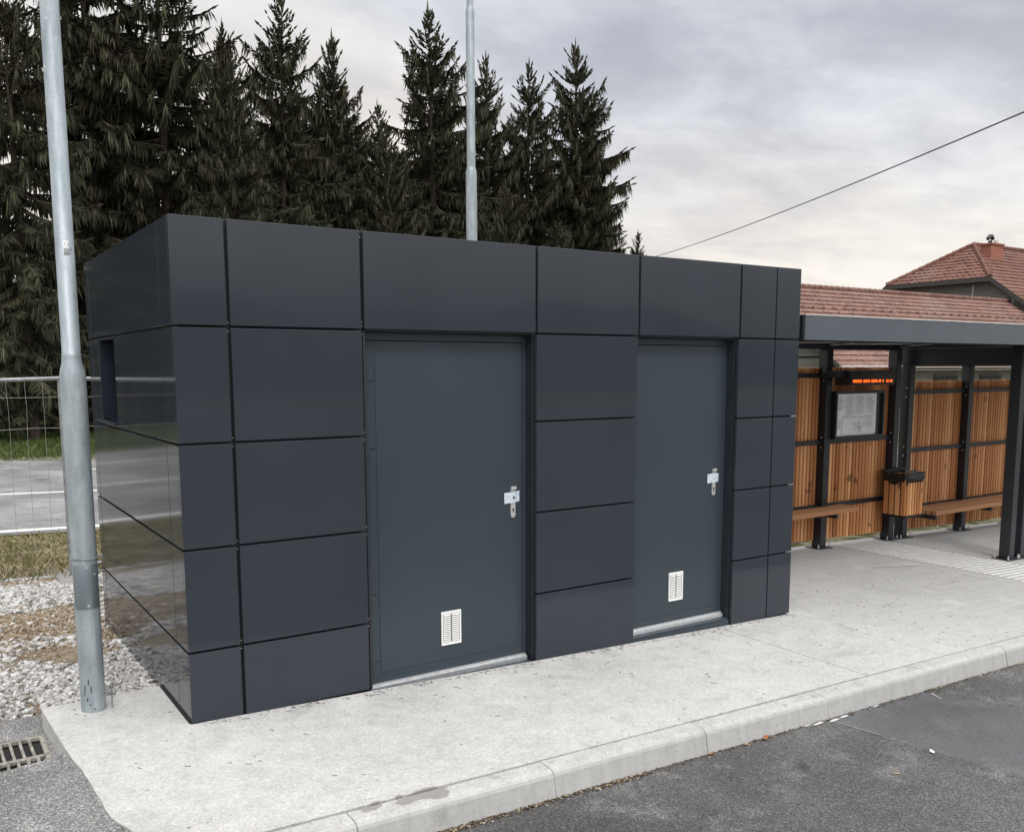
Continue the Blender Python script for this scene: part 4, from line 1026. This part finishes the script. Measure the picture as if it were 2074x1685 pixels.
TREES = [
 ('d', 1.55, 22.3, 12.0, .3, 'thin straggly spruce at the left picture edge with its bare lower trunk showing', .85),
 ('a', 3.9, 26.0, 16.2, 1.2, 'tall spruce directly behind the near lamp post', 1.0),
 ('c', 6.0, 25.0, 15.6, 2.2, 'tallest broad spruce above the left kiosk corner, its tip cut off', 1.05),
 ('e', 7.75, 24.0, 11.2, 4.0, 'short bushy spruce with a needle thin tip, right of the broadest one', .8),
 ('b', 10.1, 26.0, 14.0, .9, 'slim spruce with drooping tiers and ragged top reaching the upper picture edge', .95),
 ('d', 12.6, 28.0, 13.7, 2.7, 'narrow brownish spruce between two taller ragged ones', .9),
 ('b', 15.0, 29.2, 12.0, 3.9, 'low brown tinged spruce with a blunt top, left of the lone ragged tip', 1.0),
 ('b', 16.65, 28.0, 15.5, 5.0, 'ragged pointed spruce just left of the lamp post behind the kiosk', 1.1),
 ('c', 19.85, 29.0, 14.6, .1, 'spruce whose tip shows right behind the tall stepped lamp post', .9),
 ('c', 22.2, 29.0, 14.7, 3.3, 'dense spruce second from the right end of the tall row', .95),
 ('e', 24.5, 29.0, 15.9, 5.6, 'dense conical spruce with a thin spire, rightmost of the tall trees', 1.0),
 ('e', 27.0, 31.0, 12.6, 1.9, 'lower spruce forming the right flank of the row', .85),
 ('d', 31.9, 33.0, 8.9, 2.0, 'small spruce peeking over the kiosk roof right of the row', .8),
 ('c', 5.2, 31.5, 14.0, 5.1, 'shaded spruce in the second rank behind the near lamp post', 1.0),
 ('e', 9.3, 31.0, 12.5, .6, 'shaded spruce in the second rank behind the bushy short one', 1.0),
 ('a', 17.9, 24.5, 8.6, 2.4, 'young light green spruce low in front of the row, left of the stepped lamp post', .9),
 ('e', 20.8, 25.0, 7.6, 1.0, 'young spreading spruce low in front of the row, right of the stepped lamp post', 1.1),
 ('a', 13.3, 24.6, 7.2, 5.2, 'young spruce just above the kiosk roof between two brown ones', 1.0),
 ('e', 12.0, 32.5, 12.3, 4.6, 'shaded spruce filling the second rank between the slim ragged pair', 1.05),
 ('c', 15.9, 33.0, 12.2, 1.1, 'shaded spruce in the second rank behind the low brown tinged one', 1.05),
 ('e', 19.6, 33.5, 12.8, 2.9, 'shaded spruce in the second rank behind the tall stepped lamp post', 1.0),
 ('c', 24.0, 33.0, 12.6, .2, 'shaded spruce in the second rank behind the right end of the row', 1.0),
 ('c', 8.6, 27.5, 13.2, 2.6, 'spruce close behind the bushy short one, with a blunt uneven top', .95),
 ('e', 14.0, 26.5, 10.4, .4, 'low full spruce in front of the low brown tinged one', .95),
 ('c', 18.4, 30.5, 13.0, 4.1, 'spruce closing the gap left of the tall stepped lamp post', .9),
 ('a', 21.2, 31.0, 13.2, 5.9, 'spruce closing the gap right of the tall stepped lamp post', .9),
 ('e', 25.9, 29.6, 13.9, 3.5, 'spruce shouldering the rightmost tall one with a lower tip', .85),
 ('d', 14.0, 30.5, 12.6, 1.7, 'thin spruce tip between the narrow brownish spruce and the low brown one', 1.2),
 ('b', 11.4, 29.0, 12.4, 3.0, 'ragged spruce filling the gap between the two slim ones left of centre', 1.1),
 ('c', -.2, 31.0, 15.5, 3.7, 'shaded spruce in the second rank just outside the left picture edge', 1.05),
 ('e', -3.2, 31.0, 15.0, 1.4, 'second rank spruce left of the picture, mirrored between two nearer ones', 1.05),
 ('c', -6.4, 31.5, 15.5, 5.5, 'second rank spruce far left of the picture, mirrored darkly in the flank', 1.05),
 ('e', -10.5, 28.0, 15.0, 2.2, 'spruce beyond the far left end, mirrored beside the kiosk front corner', 1.05),
 ('a', -1.6, 24.0, 16.0, 3.0, 'tall spruce left of the picture, seen mirrored in the kiosk flank', 1.0),
 ('c', -4.6, 26.0, 15.0, 4.4, 'broad spruce left of the picture, mirrored high in the kiosk flank', 1.05),
 ('e', -7.6, 25.0, 14.5, .8, 'farthest left spruce of the row, mirrored near the kiosk corner', 1.0),
]
for a in TREES: tree(*a)

# ------------------------------------------------------------------ ground cover
def stones(n, xr, yr, smin, smax, dens, name, label=None, zoff=0.):
    r = np.random.RandomState(len(name)+n)
    import bmesh
    bm = bmesh.new(); bmesh.ops.create_icosphere(bm, subdivisions=1, radius=1); base = np.array([v.co[:] for v in bm.verts]); fac = np.array([[v.index for v in f.verts] for f in bm.faces]); bm.free()
    X = r.uniform(*xr, n); Y = r.uniform(*yr, n); keep = np.array([r.rand() < dens(x, y) for x, y in zip(X, Y)]); X, Y = X[keep], Y[keep]; n = len(X)
    sc_ = r.uniform(smin, smax, n)*r.choice([1, 1, 1.25, .7], n)
    V = base[None]*(1+r.uniform(-.28, .28, (n, len(base), 1)))
    V = V*np.stack([r.uniform(.8, 1.35, n), r.uniform(.7, 1.1, n), r.uniform(.45, .8, n)], 1)[:, None]
    a = r.uniform(0, 6.28, n); ca, sa = np.cos(a), np.sin(a)
    tl = r.normal(0, .3, n)
    x = V[..., 0]*ca[:, None]-V[..., 1]*sa[:, None]; y = V[..., 0]*sa[:, None]+V[..., 1]*ca[:, None]; zz = V[..., 2]+x*np.tan(tl)[:, None]
    Z = np.array([hgt(u, v) for u, v in zip(X, Y)])+zoff
    V = np.stack([x, y, zz], -1)*sc_[:, None, None]+np.stack([X, Y, Z+sc_*.2], 1)[:, None]
    F = (fac[None]+(np.arange(n)*len(base))[:, None, None]).reshape(-1, 3)
    o = np_mesh(name, V.reshape(-1, 3), F, M['stone'], smooth=False)
    return tag(o, label, None, None, 'stuff')
def nz(x, y): return .5+.5*math.sin(x*2.1+1.3*math.sin(y*1.7))*math.sin(y*2.6+1.1*math.sin(x*1.9))
def dens1(x, y):
    if y < .66 and x > -.66: return 0
    if y < .85: return .9 if x > -.62 else (.0 if y < .84 else .8)
    if y < 1.75+.25*math.sin(x*3): return 1
    if y < 2.25: return .45*(nz(x*2, y*2) > .4)
    if y < 3.35+.2*math.sin(x*2.5): return .03+.25*(nz(x*1.4, y*1.4) > .86)
    if y < 4.35+.1*math.sin(x*4): return 1.
    return .06
stones(40000, (-2.5, .0), (.62, 5.0), .009, .021, dens1, 'gravel', 'pale crushed stone bed left of the kiosk')
stones(1500, (.0, 1.6), (2.56, 4.6), .015, .034, lambda x, y: .8, 'gravel_strip', 'pale gravel behind the kiosk')
stones(2600, (4.7, 14), (2.4, 3.3), .012, .03, lambda x, y: .75*(nz(x*1.3, y) > .35), 'gravel_verge', 'stones along the back edge of the pavement under the shelter walls')
M['clod'] = grassm('soil_clods', [(0, (.09, .06, .035)), (.4, (.2, .145, .09)), (.75, (.36, .29, .2)), (1, (.5, .46, .4))])
_st = M['stone']; M['stone'] = M['clod']
stones(16000, (-2.5, .0), (1.5, 4.6), .004, .013, lambda x, y: .9 if 1.9 < y < 3.5 else .25, 'soil_crumbs', 'brown soil crumbs and grit between the two gravel strips')
M['stone'] = _st
def blades(n, xr, yr, hmin, hmax, dens, mat, name, label, w=.004, lean=.5):
    r = np.random.RandomState(n); X = r.uniform(*xr, n); Y = r.uniform(*yr, n); keep = np.array([r.rand() < dens(x, y) for x, y in zip(X, Y)]); X, Y = X[keep], Y[keep]; n = len(X)
    Z = np.array([hgt(u, v) for u, v in zip(X, Y)]); h = r.uniform(hmin, hmax, n); a = r.uniform(0, 6.28, n); l_ = r.uniform(.1, lean, n)*h*1.4; b = r.uniform(0, 6.28, n)
    wx_, wy_ = np.cos(a)*w, np.sin(a)*w; dx_, dy_2 = np.cos(b)*l_, np.sin(b)*l_
    V = np.stack([np.stack([X-wx_, Y-wy_, Z-.01], 1), np.stack([X+wx_, Y+wy_, Z-.01], 1), np.stack([X+dx_*.4+wx_*.8, Y+dy_2*.4+wy_*.8, Z+h*.6], 1), np.stack([X+dx_, Y+dy_2, Z+h], 1)], 1).reshape(-1, 3)
    return tag(np_mesh(name, V, np.arange(len(V)).reshape(-1, 4), mat), label, None, None, 'stuff')
blades(40000, (-3.6, 1.6), (4.3, 7.28), .02, .085, lambda x, y: .25+.75*nz(x*1.6, y*1.6) if y > 4.55 else .2, M['grass_dry'], 'dry_grass', 'sparse dry grass between the fence and the road', .004, 1.)
blades(60000, (-4, 9), (17.5, 27), .04, .16, lambda x, y: .3+.7*nz(x*.8, y*.7), M['grass_green'], 'lawn_grass', 'green grass under the spruces across the road', .009, .7)
blades(14000, (4.75, 14.5), (2.42, 3.1), .03, .13, lambda x, y: (nz(x*1.1, y*2) > .3)*1., M['grass_green'], 'verge_grass', 'grass tufts behind the shelter walls', .004, .6)
# crumbs lying at the foot of the kerb and needles on the slab
r = np.random.RandomState(5); n = 1500
X = np.concatenate([r.uniform(.2, 2.0, 300), r.normal(.75, .12, 260), r.normal(1.65, .14, 260), r.normal(1.15, .05, 80), r.uniform(2, 6.5, 600)]); Y = -1.456-np.abs(r.normal(0, .018, n)); Z = np.array([zg(x) for x in X])-.124
s_ = r.uniform(.002, .009, n); a = r.uniform(0, 6.28, n); bq = np.array([(-1, -.6, 0), (1, -.5, .2), (.8, .6, .5), (-.9, .5, .1)])
V = np.stack([np.stack([X+s_*(bq[k, 0]*np.cos(a)-bq[k, 1]*np.sin(a)), Y+s_*(bq[k, 0]*np.sin(a)+bq[k, 1]*np.cos(a)), Z+s_*bq[k, 2]], 1) for k in range(4)], 1).reshape(-1, 3)
tag(np_mesh('kerb_debris', V, np.arange(len(V)).reshape(-1, 4), M['debris']), 'crumbs and leaf bits at the foot of the kerb', None, None, 'stuff')
n = 900; X = np.concatenate([r.uniform(-.5, 6, 330), r.uniform(5, 9, 170), r.uniform(0, 4.7, 400)]); Y = np.concatenate([r.uniform(-1.28, .6, 500), -.012-np.abs(r.normal(0, .035, 400))]); ok = ~((X > -.02) & (X < 4.75) & (Y > -.02)); X, Y = X[ok], Y[ok]; n = len(X)  # bits crowded along the wall foot stand in for its contact shade
L_ = r.uniform(.004, .016, n); a = r.uniform(0, 3.14, n); w_ = .0011; dx_, dy_2 = np.cos(a)*L_, np.sin(a)*L_; Z = X*SL+.0035
V = np.stack([np.stack([X-dx_-dy_2*.15, Y-dy_2+dx_*.15, Z], 1), np.stack([X+dx_, Y+dy_2, Z], 1), np.stack([X+dx_+dy_2*.2, Y+dy_2-dx_*.2, Z+.001], 1), np.stack([X-dx_, Y-dy_2, Z+.002], 1)], 1).reshape(-1, 3)
tag(np_mesh('needles_and_shade', V, np.arange(len(V)).reshape(-1, 4), M['needle']), 'tiny dark needles and twigs on the pavement, crowded at the kiosk foot as contact shade', None, None, 'stuff')

# ------------------------------------------------------------------ small litter by the kerb
def leaf(name, x, y, z, s, rot, mat, label, cat, curl=.4):
    m = MB(off=(x, y, z)); n = 8; vs = []
    for i in range(n+1):
        u = i/n; wd = .42*math.sin(math.pi*u)**.7*(1+.25*math.sin(u*17))
        for k in (-1, 0, 1):
            xx, yy = (u-.5)*2, wd*k; zz = .12+curl*(u-.5)**2*2+abs(k)*.22*wd
            m_ = (xx*math.cos(rot)-yy*math.sin(rot), xx*math.sin(rot)+yy*math.cos(rot), zz); vs.append((x+m_[0]*s, y+m_[1]*s, z+m_[2]*s))
    m.add(vs, [(i*3+k, i*3+k+1, i*3+k+4, i*3+k+3) for i in range(n) for k in range(2)], True)
    return tag(m.build(name, mat, fixn=False), label, cat)
zr_ = lambda x: zg(x)-.127
leaf('fallen_leaf', 2.72, -1.475, zr_(2.72), .034, .5, M['leaf'], 'largest curled orange brown leaf lying against the kerb foot', 'leaf', .7)
leaf('fallen_leaf', 2.57, -1.48, zr_(2.57), .022, 1.8, M['leaf_pale'], 'small pale dry leaf just left of the orange brown one', 'leaf')
leaf('fallen_leaf', 2.30, -1.47, zr_(2.3), .022, .2, M['leaf'], 'small dark brown leaf under the kerb joint near the second door', 'leaf')
leaf('paper_scrap', 3.36, -2.07, zr_(3.36)+.004, .026, .9, M['scrap'], 'crumpled white paper scrap on the asphalt at the patch edge', 'paper scrap', .3)
leaf('leaf_flake', 2.95, -2.13, zr_(2.95), .02, 2.1, M['leaf_pale'], 'pale flat leaf flake on the dark asphalt left of the paper scrap', 'leaf', .1)
sp = MB(off=(3.25, -1.47, zr_(3.2)+.004))
rr = random.Random(9)
for cx, cy, a_, b_ in ((3.17, -1.478, .06, .008), (3.3, -1.492, .05, .012), (3.4, -1.485, .04, .009), (3.08, -1.468, .03, .006), (3.72, -1.475, .03, .006)):
    n = 14; vs = [(cx+a_*math.cos(6.283*i/n)*rr.uniform(.7, 1.15), cy+b_*math.sin(6.283*i/n)*rr.uniform(.6, 1.3), zr_(cx)+.0045) for i in range(n)]+[(cx, cy, zr_(cx)+.011)]
    sp.add(vs, [(i, (i+1) % n, n) for i in range(n)])
for k in range(9):
    x = 2.98+.06*k*rr.uniform(.7, 1.3); zz = zg(x)-.1; h_ = rr.uniform(.015, .07); yk = -1.4495
    sp.add([(x, yk-.002, zz-.02), (x+.006, yk-.002, zz-.02), (x+.005, yk+h_*.17, zz-.02+h_), (x+.001, yk+h_*.17, zz-.02+h_)], [(0, 1, 2, 3)])
tag(sp.build('lime_splash', M['lime'], fixn=False), 'white splash of dried plaster at the kerb foot below the right end of the kiosk', 'splash')

# ------------------------------------------------------------------ camera
f_px, cy_px = 1833.8443, 979.0136
yw, pi_, ro = R(33.4699), R(7.2716), R(-.1459)
fw = Vector((math.sin(yw)*math.cos(pi_), math.cos(yw)*math.cos(pi_), -math.sin(pi_))); rt = Vector((math.cos(yw), -math.sin(yw), 0)); up = rt.cross(fw)
rt, up = rt*math.cos(ro)+up*math.sin(ro), up*math.cos(ro)-rt*math.sin(ro)
cam = bpy.data.cameras.new('camera'); co_ = bpy.data.objects.new('camera', cam); COL.objects.link(co_)
co_.matrix_world = Matrix(((rt.x, up.x, -fw.x, -1.1061), (rt.y, up.y, -fw.y, -4.7146), (rt.z, up.z, -fw.z, 1.8449), (0, 0, 0, 1)))
cam.sensor_fit = 'HORIZONTAL'; cam.sensor_width = 36; cam.lens = 36*f_px/2074; cam.shift_y = (cy_px-842.5)/2074
cam.clip_start = .05; cam.clip_end = 2000
sc.camera = co_

# ------------------------------------------------------------------ sky and sun
SUN_EL, SUN_AZ = R(52), R(200)        # azimuth clockwise from +Y
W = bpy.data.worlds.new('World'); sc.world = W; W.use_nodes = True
t = W.node_tree; N = t.nodes; bg = N['Background']
class WT(NT):
    def __init__(s): s.t = t; s.geo = None
w_ = WT()
sky = w_.n('ShaderNodeTexSky', sky_type='NISHITA'); sky.sun_disc = False; sky.sun_elevation = SUN_EL; sky.sun_rotation = SUN_AZ
tc = w_.n('ShaderNodeTexCoord'); d = tc.outputs['Generated']; X = w_.sep(d)
zc = w_.math('MAXIMUM', X[2], 0.0)
den = w_.math('ADD', zc, .16)
cbx = w_.n('ShaderNodeCombineXYZ'); w_.l(w_.math('DIVIDE', X[0], den), cbx.inputs[0]); w_.l(w_.math('DIVIDE', X[1], den), cbx.inputs[1])
mp = w_.n('ShaderNodeMapping'); mp.inputs['Rotation'].default_value = (0, 0, R(28)); mp.inputs['Scale'].default_value = (.8, 1.1, 1); mp.inputs['Location'].default_value = (.35, .2, 0)
w_.l(cbx.outputs[0], mp.inputs['Vector'])
n1 = w_.noise(mp.outputs[0], .9, 7, .52, .3); n2 = w_.noise(mp.outputs[0], 3.4, 7, .6, .3)
cl = w_.math('ADD', w_.math('MULTIPLY', n1, .66), w_.math('MULTIPLY', n2, .34))
cool = w_.ramp(cl, [(.38, (.5, .52, .58)), (.455, (.61, .635, .695)), (.515, (.735, .76, .815)), (.58, (.88, .895, .925))])
warm = w_.ramp(cl, [(.36, (.7, .68, .69)), (.45, (.85, .8, .765)), (.53, (.99, .92, .83)), (.6, (1.08, 1.0, .9))])
gl = w_.n('ShaderNodeVectorMath', operation='DOT_PRODUCT'); w_.l(d, gl.inputs[0]); gl.inputs[1].default_value = (math.sin(R(10))*math.cos(R(14)), math.cos(R(10))*math.cos(R(14)), math.sin(R(14)))
glow = w_.math('MULTIPLY', w_.sstep(gl.outputs['Value'], .9, .995), .16)
hz = w_.sstep(w_.math('SUBTRACT', w_.math('ADD', X[2], w_.math('MULTIPLY', w_.math('SUBTRACT', n1, .5), .35)), glow), .29, .08)
cloud = w_.mix(hz, cool, warm)
# thick cloud is brightest overhead and on the side of the hidden sun
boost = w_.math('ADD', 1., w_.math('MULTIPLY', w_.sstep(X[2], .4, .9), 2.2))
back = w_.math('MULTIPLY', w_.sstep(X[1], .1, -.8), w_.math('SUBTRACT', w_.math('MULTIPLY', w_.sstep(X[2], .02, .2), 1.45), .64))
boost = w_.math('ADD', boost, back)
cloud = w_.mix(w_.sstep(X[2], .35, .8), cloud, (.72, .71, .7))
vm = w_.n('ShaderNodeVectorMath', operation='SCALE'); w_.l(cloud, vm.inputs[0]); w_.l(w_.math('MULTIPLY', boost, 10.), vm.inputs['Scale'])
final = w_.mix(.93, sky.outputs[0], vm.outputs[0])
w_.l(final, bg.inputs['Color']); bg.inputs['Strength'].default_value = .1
sl_ = bpy.data.lights.new('sun', 'SUN'); so = bpy.data.objects.new('sun', sl_); COL.objects.link(so)
sl_.energy = 1.4; sl_.angle = R(18); sl_.color = (1, .96, .9)
sd = Vector((math.sin(SUN_AZ)*math.cos(SUN_EL), math.cos(SUN_AZ)*math.cos(SUN_EL), math.sin(SUN_EL)))
so.rotation_euler = sd.to_track_quat('Z', 'Y').to_euler(); so.location = (0, -10, 30)
sc.view_settings.view_transform = 'Standard'; sc.view_settings.look = 'None'; sc.view_settings.exposure = 0; sc.view_settings.gamma = 1; sc.view_settings.use_curve_mapping = False
sc.cycles.max_bounces = 6
